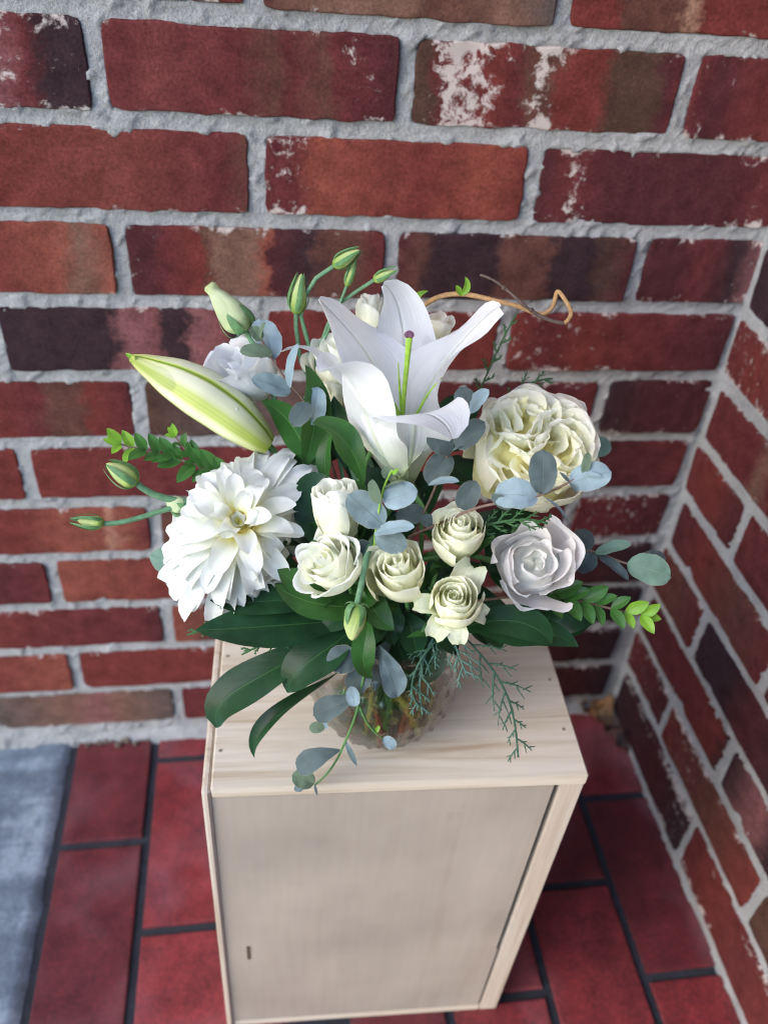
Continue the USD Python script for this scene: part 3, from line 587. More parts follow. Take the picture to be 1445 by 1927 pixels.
pr = thing('porch_ceiling', (0, 0, 2.35), 'white painted board ceiling of the porch', 'ceiling', kind='structure')
for k in range(12):
    obj('ceiling_board', boxm((.30, -1.9 + k * .16, 2.35), (2.3, -1.9 + k * .16 + .155, 2.38), .004), 'white_paint', pr, smooth=False)
obj('roof_deck', boxm((.26, -1.95, 2.383), (2.35, .15, 2.42)), 'white_paint', pr, smooth=False)

# ---------------------------------------------------------------- wooden box
BW, BD, BH = .2466, .162, .378
bx = thing('wooden_box', (-.3295, -.3232, 0), 'tall pale pine box with sliding plywood front, carrying the vase', 'box', rz=-2.5)
hw = BW / 2
obj('top_board', boxm((-hw + .0058, -.0012, BH - .0105), (hw, BD, BH), .0012), 'pine', bx, smooth=False, local=True)
obj('side_board', boxm((-hw, -.002, 0), (-hw + .0055, BD, BH - .003), .0018), 'pine_edge', bx, smooth=False, local=True)
obj('side_board', boxm((hw - .0165, .0, 0), (hw - .0003, BD, BH - .0107), .001), 'pine_edge', bx, smooth=False, local=True)
obj('bottom_board', boxm((-hw + .0058, .0003, 0), (hw - .0168, BD, .0095), .001), 'pine', bx, smooth=False, local=True)
obj('back_board', boxm((-hw + .0058, BD - .006, .0098), (hw - .0168, BD - .001, BH - .0108)), 'plywood', bx, smooth=False, local=True)
# the sliding front panel has a stepped right edge near its foot
from shapely.geometry import Polygon
fx0, fx1, fz0, fz1 = -hw + .0058, hw - .0208, .0112, BH - .0108
zn = .125
poly = Polygon([(fx0, fz0), (fx1 + .0014, fz0), (fx1 + .0014, zn), (fx1 + .0004, zn + .003), (fx1 - .0006, zn + .004), (fx1, zn + .006), (fx1, fz1), (fx0, fz1)])
pm = trimesh.creation.extrude_polygon(poly, .004, engine='earcut')
pv = np.array(pm.vertices); pv = np.stack([pv[:, 0], .0042 - pv[:, 2], pv[:, 1]], 1)
fp = obj('front_panel', (pv, np.array(pm.faces)), 'plywood', bx, smooth=False, local=True)
obj('finger_slot', boxm((-hw + .0212, -.0003, .135), (-hw + .0236, .0006, .1575)), 'dark_mark', fp, smooth=False, local=True)
for (nx_, ny_) in ((-hw + .010, .026), (-hw + .009, .066), (-hw + .010, .105), (hw - .008, .035), (hw - .007, .078), (hw - .007, .118)):
    c = trimesh.creation.cylinder(radius=.0011, height=.0008, sections=12); c.apply_translation((nx_, ny_, BH))
    obj('nail', tm(c), 'nail', bx, smooth=False, local=True)

# ---------------------------------------------------------------- glass vase
VC = np.array([-.336, -.2645, BH + .0004])
vs = thing('glass_vase', VC, 'round clear hobnail glass vase of water under the bouquet', 'vase')
prf = np.array([(0, .0), (.026, .0), (.0325, .002), (.0385, .010), (.0435, .022), (.0455, .036), (.0445, .050), (.0405, .064), (.0365, .074), (.0350, .080), (.0365, .088), (.0385, .092)]) * [1.07, 1.0]
def revolve(profile, n=128, rf=None, close_top=False):
    ang = np.linspace(0, 2 * np.pi, n, endpoint=False)
    r, z = profile[:, 0], profile[:, 1]
    Rr = np.repeat(r[:, None], n, 1)
    if rf is not None: Rr = Rr + rf(z[:, None], ang[None, :])
    v = np.stack([Rr * np.cos(ang), Rr * np.sin(ang), np.repeat(z[:, None], n, 1)], -1).reshape(-1, 3)
    i, j = np.meshgrid(np.arange(len(r) - 1), np.arange(n), indexing='ij')
    q = np.stack([i * n + j, i * n + (j + 1) % n, (i + 1) * n + (j + 1) % n, (i + 1) * n + j], -1).reshape(-1, 4)
    return v, np.vstack([q[:, [0, 1, 2]], q[:, [0, 2, 3]]])
from scipy.interpolate import PchipInterpolator
dd = np.r_[0, np.cumsum(np.hypot(*np.diff(prf, axis=0).T))]
sm = np.linspace(0, dd[-1], 90)
outer = np.stack([PchipInterpolator(dd, prf[:, 0])(sm), PchipInterpolator(dd, prf[:, 1])(sm)], 1)
inner = outer[outer[:, 1] > .004] * np.array([1, 1]) - np.array([.0028, 0]); inner = np.vstack([[[0, .0042]], [[inner[0, 0] * .7, .0042]], inner])[::-1]
def hob(z, a):
    row = z / .0105; i = np.floor(row); t = row - i - .5
    n = 22; u = a * n / (2 * np.pi) + .5 * (i % 2); w = u - np.floor(u) - .5
    d2 = (t * .0105) ** 2 + (w * .0120) ** 2
    return np.where((z > .004) & (z < .078), .0018 * np.exp(-d2 / .0017 ** 2 / 1.3), 0)
vo, fo = revolve(outer, 208, hob); vi, fi = revolve(np.vstack([outer[-1:] * [1, 1], inner]), 208)
ri = np.vstack([outer[-1:], outer[-1:] - [.0012, -.0006], outer[-1:] - [.0026, .0], outer[-8:-1][::-1] - [.0027, 0]])
vi, fi = revolve(ri, 208)
obj('glass', (np.vstack([vo, vi]), np.vstack([fo, fi + len(vo)])), 'glass', vs, local=True)
wl = .066
wp = inner[::-1]; wp = wp[wp[:, 1] < wl].copy(); wp[2:, 0] += .0003; wp[:2, 1] -= .0003
wp = np.vstack([wp, [[wp[-1, 0], wl], [0, wl]]])
obj('water', revolve(wp, 96), 'water', vs, local=True)
NECK = VC + np.array([0, 0, .088])
def stem_down(start, mid=None, seed=0, rad=.0017, leave=None):
    """control points of a stem from a bloom into the vase"""
    rs = np.random.RandomState(seed); a = rs.rand() * 6.28
    n = NECK + np.array([math.cos(a), math.sin(a), 0]) * .018 * rs.rand() ** .5
    b = VC + np.array([-math.cos(a) * .026 * rs.uniform(.4, 1), -math.sin(a) * .026 * rs.uniform(.4, 1), .007])
    return [start] + ([mid] if mid is not None else []) + [n, (n + b) / 2 + rs.uniform(-.002, .002, 3), b]

# ---------------------------------------------------------------- flowers
def petals_of_rose(node, c, axis, R, H, n, seed, material, inner_mat=None, open_=.5, lip=.25, span=(2.9, 2.2), ruf=.05, swirl=.10, notch=.3, fmin=.10, zin=.0, outer_drop=.3, irr=.12, bulge=.6, wild=1.):
    """a many-petalled bloom round its axis, each petal a mesh of its own; c is the middle of the head"""
    F = frame(axis); rs = np.random.RandomState(seed)
    ns, nt = 16, 21
    for k in range(n):
        f = k / (n - 1)
        phi = k * 2.39996 + rs.uniform(-.45, .45) + seed
        r1 = R * (fmin + (1 - fmin) * f ** .85) * (1 + rs.uniform(-irr, irr))
        sp = span[0] + (span[1] - span[0]) * f
        zt = H * (.5 - zin * (1 - f) ** 2 - outer_drop * open_ * f ** 2 + rs.uniform(-.04, .04))
        s = np.linspace(0, 1, ns)[:, None]; t = np.linspace(-1, 1, nt)[None, :]
        top = zt - notch * H * np.abs(t) ** 2.6 * (.4 + .6 * f)
        z = -H * .5 + (top + H * .5) * s
        rad = r1 * ((.22 + .05 * f) + (1 - .22 - .05 * f) * np.sin(np.pi / 2 * np.minimum(1, s * (1.05 + .5 * bulge))) ** .9)
        rad = rad - r1 * .16 * (1 - f * open_ * 1.2) * np.clip((s - .6) / .4, 0, 1) ** 1.5        # closes towards the rim inside
        rad = rad + lip * R * f * np.clip((s - .72) / .28, 0, 1) ** 2 * (1 - .25 * np.abs(t))
        z = z - lip * .35 * H * f * np.clip((s - .86) / .14, 0, 1) ** 2
        rad = rad * (1 + swirl * t)
        p4 = rs.rand(3) * 6.28
        nz = meshkit.fbm(np.stack(np.broadcast_arrays(t * 1.6 + k * 3.7, s * 2.0 + seed, 0 * t * s + k), -1), 3, seed) - .5
        rad = rad + nz * R * .22 * wild * (.25 + .75 * f) * np.clip((s - .3) / .5, 0, 1)
        rim_ = meshkit.fbm(np.stack([t[0] * 2.6 + k * 5.1, 0 * t[0] + seed, 0 * t[0]], -1), 3, seed + 5) - .5
        z = z + (rim_[None] * .22 * wild * H * (.35 + .65 * f)) * s ** 2
        wv = ruf * R * np.clip((s - .45) / .55, 0, 1) ** 1.5 * (.35 + .65 * f) * (np.sin(t * 3.1 * (1 + f) + p4[0]) + .6 * np.sin(t * 6.3 + p4[1]))
        rad = rad + wv; z = z + wv * .5
        a = phi + t * sp / 2 * (.55 + .45 * np.sin(np.pi / 2 * np.minimum(1, s * 1.5)))
        loc = np.stack([rad * np.cos(a), rad * np.sin(a), np.broadcast_to(z, rad.shape)], -1)
        v = c + loc.reshape(-1, 3) @ F.T
        uv = np.stack(np.broadcast_arrays(.5 + .5 * t, s), -1).reshape(-1, 2)
        obj('petal', (v, grid_faces(ns, nt), uv), (inner_mat if inner_mat and f < .55 else material), node)

def heart(node, c, axis, R, H, material, seed=0, ztop=.2):
    n = 40; ang = np.linspace(0, 2 * np.pi, n); q = np.linspace(0, 1, 10)[:, None]
    F = frame(axis); rr = R * np.sin(q * np.pi / 2) * (1 + .06 * np.sin(5 * ang + seed))[None]
    z = (H * ztop * np.cos(q * np.pi / 2) ** .6 - H * .3 * (1 - np.cos(q * np.pi / 2) ** .6)) + 0 * rr + R * .12 * np.sin(ang[None] * 2 + q * 16)
    loc = np.stack([rr * np.cos(ang), rr * np.sin(ang), z], -1).reshape(-1, 3)
    uv = np.stack(np.broadcast_arrays(ang[None] / 6.2832, .08 + .25 * q), -1).reshape(-1, 2)
    obj('heart', (c + loc @ F.T, grid_faces(10, n), uv), material, node)

def bud_mesh(base, tip, w, seed=0, twist=1.2, lobes=4, pinch=.08, shape=None, ns=22, nt=20, bend=None):
    """a closed twisted bud between two points"""
    prf_ = np.array(shape or [(0, .35), (.08, .75), (.25, 1), (.45, .95), (.65, .75), (.85, .42), (.95, .22), (1, .03)])
    s = np.linspace(0, 1, ns); r = w * PchipInterpolator(prf_[:, 0], prf_[:, 1])(s)
    F = frame(np.asarray(tip) - base); L = np.linalg.norm(np.asarray(tip) - base)
    a = np.linspace(0, 2 * np.pi, nt)[None, :]
    rr = r[:, None] * (1 + pinch * np.abs(np.sin(lobes * .5 * (a + twist * s[:, None] * 2))) - pinch * .5)
    loc = np.stack([rr * np.cos(a), rr * np.sin(a), np.repeat((s * L)[:, None], nt, 1)], -1)
    v = base + loc.reshape(-1, 3) @ F.T
    if bend is not None: v = v + np.asarray(bend) * np.repeat(np.sin(s * np.pi), nt)[:, None]
    uv = np.stack(np.broadcast_arrays(a / 6.2832, s[:, None]), -1).reshape(-1, 2)
    return v, grid_faces(ns, nt), uv

def sepals(node, base, tip, w, n, material='sepal_green', length=.75, spread=1.15, seed=0, wid=.16):
    F = frame(np.asarray(tip) - base); L = np.linalg.norm(np.asarray(tip) - base)
    for k in range(n):
        a = k * 6.2832 / n + seed * .7; d = F[:, 0] * math.cos(a) + F[:, 1] * math.sin(a)
        pts = [base + d * w * .25, base + F[:, 2] * L * .2 * length + d * w * spread, base + F[:, 2] * L * .6 * length + d * w * spread * 1.02, base + F[:, 2] * L * length + d * w * spread * (.8 if length < 1 else .5)]
        obj('sepal', ribbon(pts, w * wid * 2, d, 'strap', ns=9, nt=5, fold=-.2), material, node)

# --- the open lily
LB = P(757, 930, .502)
li = thing('lily', LB, 'large open white lily standing highest in the bouquet', 'flower')
LA = unit(P(752, 735, .462) - LB)
def lily_petal(pts, w, seed, hint=None, **k):
    C = [LB + unit(P(*pts[0]) - LB) * .003] + [P(*p) for p in pts]
    if hint is None:
        hint = []
        for p in C:
            h = (p - LB) @ LA
            hint.append(unit((LB + LA * (h + .02)) - p + LA * .01))
    obj('petal', ribbon(C, w, hint, k.pop('shape', 'lily'), ns=26, nt=15, seed=seed, **k), 'lily', li)
T_C = V(0, .25, 1)
lily_petal([(752, 850, .488), (764, 735, .486), (760, 620, .482), (742, 555, .470), (722, 533, .462)], .0190, 1, cup=.25, fold=-.10, ruf=.24, crinkle=.12, rf=1.2)     # back
lily_petal([(742, 850, .482), (728, 740, .474), (690, 660, .463), (640, 600, .452), (600, 562, .446)], .0245, 2, cup=.24, fold=-.12, ruf=.30, crinkle=.12, rf=1.5)    # upper left
lily_petal([(770, 850, .482), (800, 745, .472), (850, 665, .460), (905, 605, .448), (942, 578, .438)], .0235, 3, cup=.30, fold=-.12, ruf=.40, crinkle=.12, rf=1.4)    # upper right
lily_petal([(735, 850, .480), (705, 770, .476), (640, 700, .472), (580, 656, .468), (530, 662, .462)], .0100, 4, cup=.15, fold=-.1, ruf=.1, rf=1.2, hint=[V(.3, .6, .6), V(.2, .75, .55), V(-.1, .9, .3)])   # narrow left
FH = [V(.4, .6, -.5), V(.35, .75, -.2), V(.25, .85, .25), V(.1, .9, .45), V(-.35, .8, .5)]
lily_petal([(722, 860, .476), (690, 785, .455), (668, 728, .440), (640, 698, .430), (602, 700, .423)], .0245, 5, hint=FH, shape='lip', cup=.22, fold=.0, ruf=.20, rf=1.3)      # front left
FH2 = [V(-.2, .6, -.6), V(-.2, .8, -.3), V(0, .9, .2), V(.15, .85, .5), V(.5, .5, .6)]
lily_petal([(772, 865, .474), (778, 810, .450), (786, 780, .434), (822, 785, .422), (852, 826, .417)], .0225, 6, hint=FH2, shape='lip', cup=.14, fold=.0, ruf=.24, rf=1.2)      # front right
obj('style', tube([P(757, 800, .474), P(760, 745, .462), P(766, 680, .452), P(770, 636, .446)], [.0012, .0013, .0014, .0018], 10), 'style', li)
sg = trimesh.creation.icosphere(3, .0025); sv = np.array(sg.vertices); sv *= (1 + .18 * np.cos(3 * np.arctan2(sv[:, 1], sv[:, 0])))[:, None]
obj('stigma', (sv @ np.diag([1, 1, .75]) @ frame(V(0, .9, .4)).T + P(770, 629, .4455), np.array(sg.faces)), 'stigma', li)
for pts in ([(750, 800, .472), (738, 752, .462), (722, 718, .455), (710, 697, .452)], [(752, 800, .472), (742, 760, .460), (726, 735, .454), (716, 716, .452)], [(757, 800, .474), (753, 745, .464), (750, 700, .460), (749, 682, .458)], [(770, 800, .468), (790, 768, .454), (810, 735, .449), (832, 710, .446)]):
    obj('filament', tube([P(*p) for p in pts], [.0009, .0008, .0003], 6), 'style', li)
obj('stem', tube(stem_down(LB + LA * .002, seed=1), .0024, 8, 24), 'stem_green', li)

# --- the closed lily bud
lb0, lb1 = P(505, 838, .494), P(246, 672, .462)
lbd = thing('lily_bud', lb0, 'large closed cream lily bud with lime green ribs pointing left', 'flower bud')
s = np.linspace(0, 1, 46); prf_ = np.array([(0, .42), (.12, .72), (.35, .98), (.5, 1), (.7, .84), (.86, .52), (.95, .30), (1, .13)])
r = .0148 * PchipInterpolator(prf_[:, 0], prf_[:, 1])(s); a = np.linspace(0, 2 * np.pi, 97)[None, :]
F = frame(lb1 - lb0); roll = np.pi / 3
rr = r[:, None] * (1 + .045 * np.cos(3 * (a - roll)) - .06 * np.exp(-(np.minimum((a / (2 * np.pi) * 3) % 1, 1 - (a / (2 * np.pi) * 3) % 1) / .035) ** 2) - .02 * np.exp(-(((a / (2 * np.pi) * 3) % 1 - .5) / .05) ** 2))
lo = np.stack([rr * np.cos(a), rr * np.sin(a), np.repeat((s * np.linalg.norm(lb1 - lb0))[:, None], 97, 1)], -1).reshape(-1, 3)
vb = lb0 + lo @ F.T + np.repeat(np.sin(s * np.pi), 97)[:, None] * V(.35, .6, .1) * .004
obj('bud', (vb, grid_faces(46, 97), np.stack(np.broadcast_arrays(a / 6.2832, s[:, None]), -1).reshape(-1, 2)), 'lily_bud', lbd)
for q in ((236, 664, .462), (243, 681, .460), (252, 668, .457)):
    obj('tip', ribbon([lb1 + (lb0 - lb1) * .05, P(*q)], .0016, V(-.3, .3, .9), 'strap', 6, 5, fold=.3), 'leaf_lime', lbd)
obj('stem', tube(stem_down(lb0, P(560, 900, .505), seed=2), .0022, 8, 24), 'stem_green', lbd)

# --- the big white dahlia
DC = P(452, 990, .462)
da = thing('dahlia', DC, 'big white dahlia with yellow heart at the left of the bouquet', 'flower')
DN = V(.06, .34, .94); DF = np.column_stack([unit(AX[:, 0] - DN * (AX[:, 0] @ DN)), unit(np.cross(DN, AX[:, 0])), DN])
rs = np.random.RandomState(7)
def dahlia_petal(ang, rad, base_h, tip_h, w, mid_h=None, seed=0, r0=.004, curl=.0, tw=0., cup=.35, mat_='dahlia'):
    ca, sa = math.cos(ang), math.sin(ang); d = DF[:, 0] * ca + DF[:, 1] * sa
    mid_h = (base_h + tip_h) / 2 + .004 if mid_h is None else mid_h
    pts = [DC + d * r0 + DN * base_h, DC + d * rad * .38 + DN * (base_h * .55 + mid_h * .45 + .002), DC + d * rad * .7 + DN * mid_h, DC + d * rad + DN * tip_h]
    obj('petal', ribbon(pts, w, DN * .9 - d * .25, 'dahlia', ns=14, nt=9, cup=cup, fold=-.12, ruf=.16, rf=1.1, seed=seed, twist=tw, crinkle=.2), mat_, da)
R0 = px(1, .462)
# outer rings: angle in the picture (0 = right, anticlockwise), reach in pixels
ring = [(95, 168), (78, 178), (62, 204), (48, 206), (36, 214), (24, 138), (8, 104), (-8, 96), (-30, 100), (-52, 122), (-72, 138), (-92, 158), (-108, 180), (-122, 192), (-134, 188), (-146, 176), (-158, 166), (-170, 158), (178, 152), (166, 150), (152, 136), (138, 138), (122, 146), (108, 152)]
for k, (ad, rp_) in enumerate(ring):
    for lay in range(3 if 60 < (ad + 130 + 180) % 360 < 300 else 2):
        droop = .014 * max(0, math.cos(math.radians(ad + 130)))
        jit = rs.uniform(-7, 7); rr_ = rp_ * (1.0, .88, .78)[lay] * rs.uniform(.94, 1.05)
        dahlia_petal(math.radians(ad + jit + lay * 7), rr_ * R0, -.016 + lay * .006, -.020 + lay * .008 + rs.uniform(-.005, .005) - droop, rs.uniform(.0048, .0062), mid_h=-.006 + lay * .007 - droop * .35, seed=k * 3 + lay, cup=.5, tw=rs.uniform(-.5, .5))
for lay, (n, rp_, w, bh, th) in enumerate([(9, 132, .0062, -.002, .003), (8, 106, .0060, .0, .012), (6, 74, .0058, .002, .017), (4, 46, .0050, .005, .016)]):
    for k in range(n):
        dahlia_petal(k * 6.2832 / n + lay * .4 + rs.uniform(-.2, .2), rp_ * rs.uniform(.85, 1.1) * R0, bh, th + rs.uniform(-.003, .004), w * rs.uniform(.85, 1.1), mid_h=th + .002, seed=100 + lay * 20 + k, cup=.55, tw=rs.uniform(-.5, .5), r0=.006 if lay > 1 else .003, mat_='dahlia_inner' if lay > 0 else 'dahlia')
for k in range(5):
    dahlia_petal(k * 1.257 + .5, 16 * R0, .002, .012, .0034, mid_h=.009, seed=300 + k, cup=.9, r0=.001, mat_='dahlia_inner')
heart(da, DC + DN * .003, DN, .009, .02, 'dahlia_inner', 2, ztop=.25)
obj('stem', tube(stem_down(DC - DN * .016, P(520, 1080, .50), seed=3), .0024, 8, 24), 'stem_green', da)

# --- the cream garden rose at the right
GC = P(998, 852, .482)
gr = thing('garden_rose', GC, 'large cream garden rose with ruffled yellow heart at the right of the bouquet', 'flower')
GA = V(.10, .42, .90)
petals_of_rose(gr, GC - GA * .004, GA, .0375, .044, 11, 31, 'garden_rose_outer', open_=.55, lip=.10, span=(1.9, 1.6), ruf=.07, fmin=.72, notch=.25, bulge=.95, irr=.05)
heart(gr, GC, GA, .0315, .05, 'garden_rose', 3, ztop=.27)
GF = frame(GA); rs = np.random.RandomState(17)
hx, hy = unit(AX[:, 0] - GA * (AX[:, 0] @ GA)), None
hy = np.cross(GA, hx)
for hi, (ox, oy, n_) in enumerate(((-.006, .009, 18), (.012, -.008, 15), (0., 0., 15))):
    hc = GC + hx * ox + hy * oy
    for k in range(n_):
        f = (k + .6) / n_; rr_ = (.0040 + .0155 * f ** .7) if hi < 2 else .0245 + .004 * f; a = k * 2.39996 + rs.uniform(-.3, .3)
        d = hx * math.cos(a) + hy * math.sin(a)
        dome = .0115 - 5.0 * float(np.sum((hx * ox + hy * oy + d * rr_ * .8) ** 2)); base = hc + d * rr_ * .62 + GA * (dome - .004); tipp = hc + d * rr_ * 1.15 + GA * (dome + .0125 - .004 * f + rs.uniform(-.003, .003))
        side = unit(-d + np.cross(GA, d) * rs.uniform(-.5, .5) + GA * .25)
        obj('petal', ribbon([base, base * .5 + tipp * .5 + d * .003, tipp * .85 + base * .15 + d * .0016, tipp + d * .002 * rs.uniform(-.5, 1.6)], .0125 * rs.uniform(.8, 1.2) * (.70 + .5 * f) * (1.0 if hi < 2 else 1.15), side, 'petal', ns=14, nt=13, cup=.36, ruf=.22, rf=.8, seed=k + 40 * hi, crinkle=.45, rough=.04, twist=rs.uniform(-.3, .3)), 'garden_rose', gr)
obj('stem', tube(stem_down(GC - GA * .024, P(960, 1010, .515), seed=4), .0024, 8, 24), 'stem_green', gr)

# --- lisianthus blooms
l1 = P(1000, 1062, .468)
ls = thing('lisianthus', l1, 'pale blush lisianthus bloom below the cream garden rose', 'flower')
petals_of_rose(ls, l1, V(.10, .18, .98), .0258, .034, 12, 3, 'lisianthus_blush', open_=.42, lip=.14, span=(2.5, 1.75), ruf=.08, swirl=.13, fmin=.18, notch=.06, zin=.10, wild=.9)
heart(ls, l1, V(.10, .18, .98), .017, .034, 'lisianthus_blush', 1, ztop=.2)
obj('stem', tube(stem_down(l1 - V(.12, .28, .95) * .017, seed=5), .0017, 8, 20), 'stem_green', ls)
l2 = P(462, 705, .492)
ls2 = thing('lisianthus', l2, 'white lisianthus bloom behind the large lily bud', 'flower')
petals_of_rose(ls2, l2, V(-.42, .52, .74), .0235, .040, 11, 9, 'lisianthus', open_=.5, lip=.22, span=(2.4, 2.0), ruf=.09, swirl=.14, fmin=.2, notch=.2, zin=.1)
obj('stem', tube(stem_down(l2 - V(-.42, .52, .74) * .019, P(560, 830, .51), seed=6), .0017, 8, 20), 'stem_green', ls2)

# --- spray roses
def spray_rose(u, v, D, axis, R, H, n, seed, label, material='spray_rose', guards=0, **k):
    c = P(u, v, D); A = V(*axis)
    nd = thing('spray_rose', c, label, 'flower', 'small cream spray roses at the front of the bouquet')
    petals_of_rose(nd, c, A, R, H, n, seed, material, **k)
    heart(nd, c, A, R * .62, H, material, seed, ztop=.30)
    b = c - A * H * .5; F_ = frame(A); rs_ = np.random.RandomState(seed)
    hip = trimesh.creation.icosphere(2, R * .36)
    obj('hip', (np.array(hip.vertices) * [1, 1, 1] + b, np.array(hip.faces)), 'sepal_green', nd)
    for q in range(5):
        a = q * 1.2566 + seed; d = F_[:, 0] * math.cos(a) + F_[:, 1] * math.sin(a)
        obj('sepal', ribbon([b + d * R * .2, b + d * R * .85 + A * H * .1, b + d * R * 1.2 + A * H * .28, b + d * R * 1.5 + A * H * .2], R * .2, A, 'leaf', 9, 5, fold=.2), 'leaf_mid', nd)
    obj('stem', tube(stem_down(b, seed=seed + 40), .0014, 7, 20), 'stem_green', nd)
    return nd, b, A, F_
spray_rose(634, 968, .455, (-.15, .86, .48), .0150, .037, 9, 11, 'tall closed cream spray rose bud, upper left of the five spray roses', 'spray_rose_white', open_=.1, lip=.05, span=(3.2, 2.6), fmin=.22, ruf=.03, notch=.22, outer_drop=.1)
spray_rose(622, 1068, .450, (-.40, .42, .82), .0172, .033, 14, 12, 'ruffled open cream spray rose facing left above the dark leaves', 'spray_rose_white', open_=.5, lip=.22, ruf=.11, swirl=.10, span=(3.4, 2.4), notch=.2)
spray_rose(752, 1084, .452, (-.12, .52, .85), .0165, .040, 14, 13, 'cream spray rose below the blue-green eucalyptus tip, middle of the row', open_=.25, lip=.14, ruf=.05, swirl=.15, span=(3.6, 2.5), notch=.17)
spray_rose(862, 1012, .457, (-.02, .55, .83), .0150, .038, 14, 14, 'cream spray rose nearest below the garden rose, uppermost right one', open_=.2, lip=.12, ruf=.05, swirl=.13, span=(3.6, 2.5), notch=.17)
nd, b, A, F_ = spray_rose(850, 1138, .448, (.02, .42, .90), .0138, .036, 14, 15, 'lowest cream spray rose with ragged green-white guard petals', open_=.15, lip=.08, ruf=.04, swirl=.12, span=(3.6, 2.6), notch=.15)
for q, (tu, tv, tD, w) in enumerate([(893, 1068, .452, .0090), (778, 1140, .446, .0052), (815, 1200, .440, .0066), (862, 1212, .438, .0058), (912, 1165, .446, .0058)]):
    tip = P(tu, tv, tD); md = (b + tip) / 2 + A * .010 + unit(tip - b - A * ((tip - b) @ A)) * .004
    obj('guard_petal', ribbon([b + (tip - b) * .1, md, md * .35 + tip * .65 + A * .002, tip], w, A, 'petal', ns=14, nt=9, cup=.5, ruf=.35, rf=1.6, seed=q, crinkle=.5, rough=.08), 'guard_petal', nd)

# pale blooms half hidden behind the lily
c = P(640, 690, .502); nd = thing('cream_rose', c, 'cream rose half hidden behind the left lily petals', 'flower')
petals_of_rose(nd, c, V(-.25, .7, .65), .019, .036, 11, 21, 'spray_rose_white', open_=.4, lip=.15, fmin=.2); obj('stem', tube(stem_down(c - V(-.25, .7, .65) * .017, seed=21), .0015, 7, 20), 'stem_green', nd)
c = P(694, 592, .508); nd = thing('white_rosebud', c, 'small white rosebud peeping up between two lily petals', 'flower bud')
petals_of_rose(nd, c, V(0, .9, .4), .0095, .026, 7, 22, 'spray_rose_white', open_=.3, lip=.1, fmin=.3, ruf=.08); obj('stem', tube(stem_down(c - V(0, .9, .4) * .012, seed=22), .0013, 7, 20), 'stem_green', nd)
c = P(815, 640, .515); nd = thing('cream_rose', c, 'cream bloom half hidden behind the right lily petals', 'flower')
petals_of_rose(nd, c, V(.25, .75, .6), .0165, .034, 9, 23, 'garden_rose', open_=.6, lip=.3, fmin=.25, ruf=.08); obj('stem', tube(stem_down(c - V(.25, .75, .6) * .016, seed=23), .0015, 7, 20), 'stem_green', nd)
c = P(625, 740, .500); nd = thing('white_rosebud', c, 'small white rosebud tucked under the narrow left lily petal', 'flower bud')
petals_of_rose(nd, c, V(-.3, .8, .5), .0095, .024, 7, 24, 'spray_rose_white', open_=.3, lip=.1, fmin=.3); obj('stem', tube(stem_down(c - V(-.3, .8, .5) * .011, seed=24), .0013, 7, 20), 'stem_green', nd)

# --- green lisianthus buds on long stems
def green_bud(stem, tip, w, label, D=.48, D2=None, seed=0, material='bud_green', sl=.7, shape=None, flare=0, cat='flower bud', into=False, stemr=.0013, group=None):
    pts = [P(*q) for q in stem]; base = pts[-1]; T = P(*tip)
    nd = thing('lisianthus_bud', base, label, cat, group)
    obj('bud', bud_mesh(base, T, px(w / 2, tip[2]), seed, shape=shape), material, nd)
    sepals(nd, base, T, px(w / 2, tip[2]), 5, length=sl, seed=seed)
    obj('stem', tube((stem_down(pts[0], seed=seed + 60)[::-1] if into else []) + pts, [stemr * (1.2), stemr], 8, 26), 'stem_blue' if not into else 'stem_blue', nd)
    return nd
green_bud([(566, 680, .505), (560, 640, .50), (557, 590, .492)], (567, 515, .485), 33, 'plump green bud upright beside the arching bud stem', seed=1, into=True, sl=1.02)
green_bud([(590, 680, .505), (577, 635, .50), (566, 580, .492), (585, 535, .486), (628, 500, .480)], (676, 470, .474), 27, 'slim green bud on the arching stem, topmost in the picture', seed=2, into=True, sl=1.05)
green_bud([(600, 660, .505), (640, 570, .49), (652, 538, .485)], (670, 486, .480), 17, 'tiny green bud below the topmost arching bud', seed=3, into=True, sl=1.05, stemr=.0009)
green_bud([(600, 660, .505), (640, 570, .492), (672, 547, .488), (703, 527, .482)], (742, 508, .478), 20, 'small green bud leaning right just left of the tall lily petal', seed=4, into=True, sl=1.2, stemr=.0011)
green_bud([(400, 960, .478), (330, 942, .472), (290, 930, .467), (258, 910, .462)], (200, 872, .456), 40, 'fat yellow-green bud left of the dahlia, upper of two', seed=5, sl=1.0, stemr=.0018)
green_bud([(400, 960, .478), (330, 955, .472), (260, 975, .466), (196, 985, .462)], (146, 980, .458), 25, 'small green bud left of the dahlia, the outermost left tip', seed=6, sl=1.3, stemr=.0014)
green_bud([(716, 1010, .478), (695, 1030, .450), (683, 1085, .434), (672, 1135, .434)], (662, 1205, .438), 42, 'green bud hanging down in front of the dark leaves', seed=7, sl=.55, stemr=.0016, shape=[(0, .35), (.1, .8), (.3, 1), (.55, .92), (.8, .62), (.94, .35), (1, .08)])
nd = green_bud([(520, 760, .50), (490, 680, .492), (462, 622, .486)], (392, 535, .474), 58, 'large pale green furled bud above the white lisianthus', seed=8, material='bud_pale', into=True, sl=.45, shape=[(0, .3), (.08, .72), (.25, 1), (.45, .92), (.7, .62), (.88, .40), (.95, .44), (1, .30)], stemr=.0015)
green_bud([(400, 985, .48), (370, 960, .478), (345, 958, .476)], (312, 938, .472), 36, 'pale green bud half hidden behind the dahlia petals', seed=9, material='bud_pale', sl=.5)

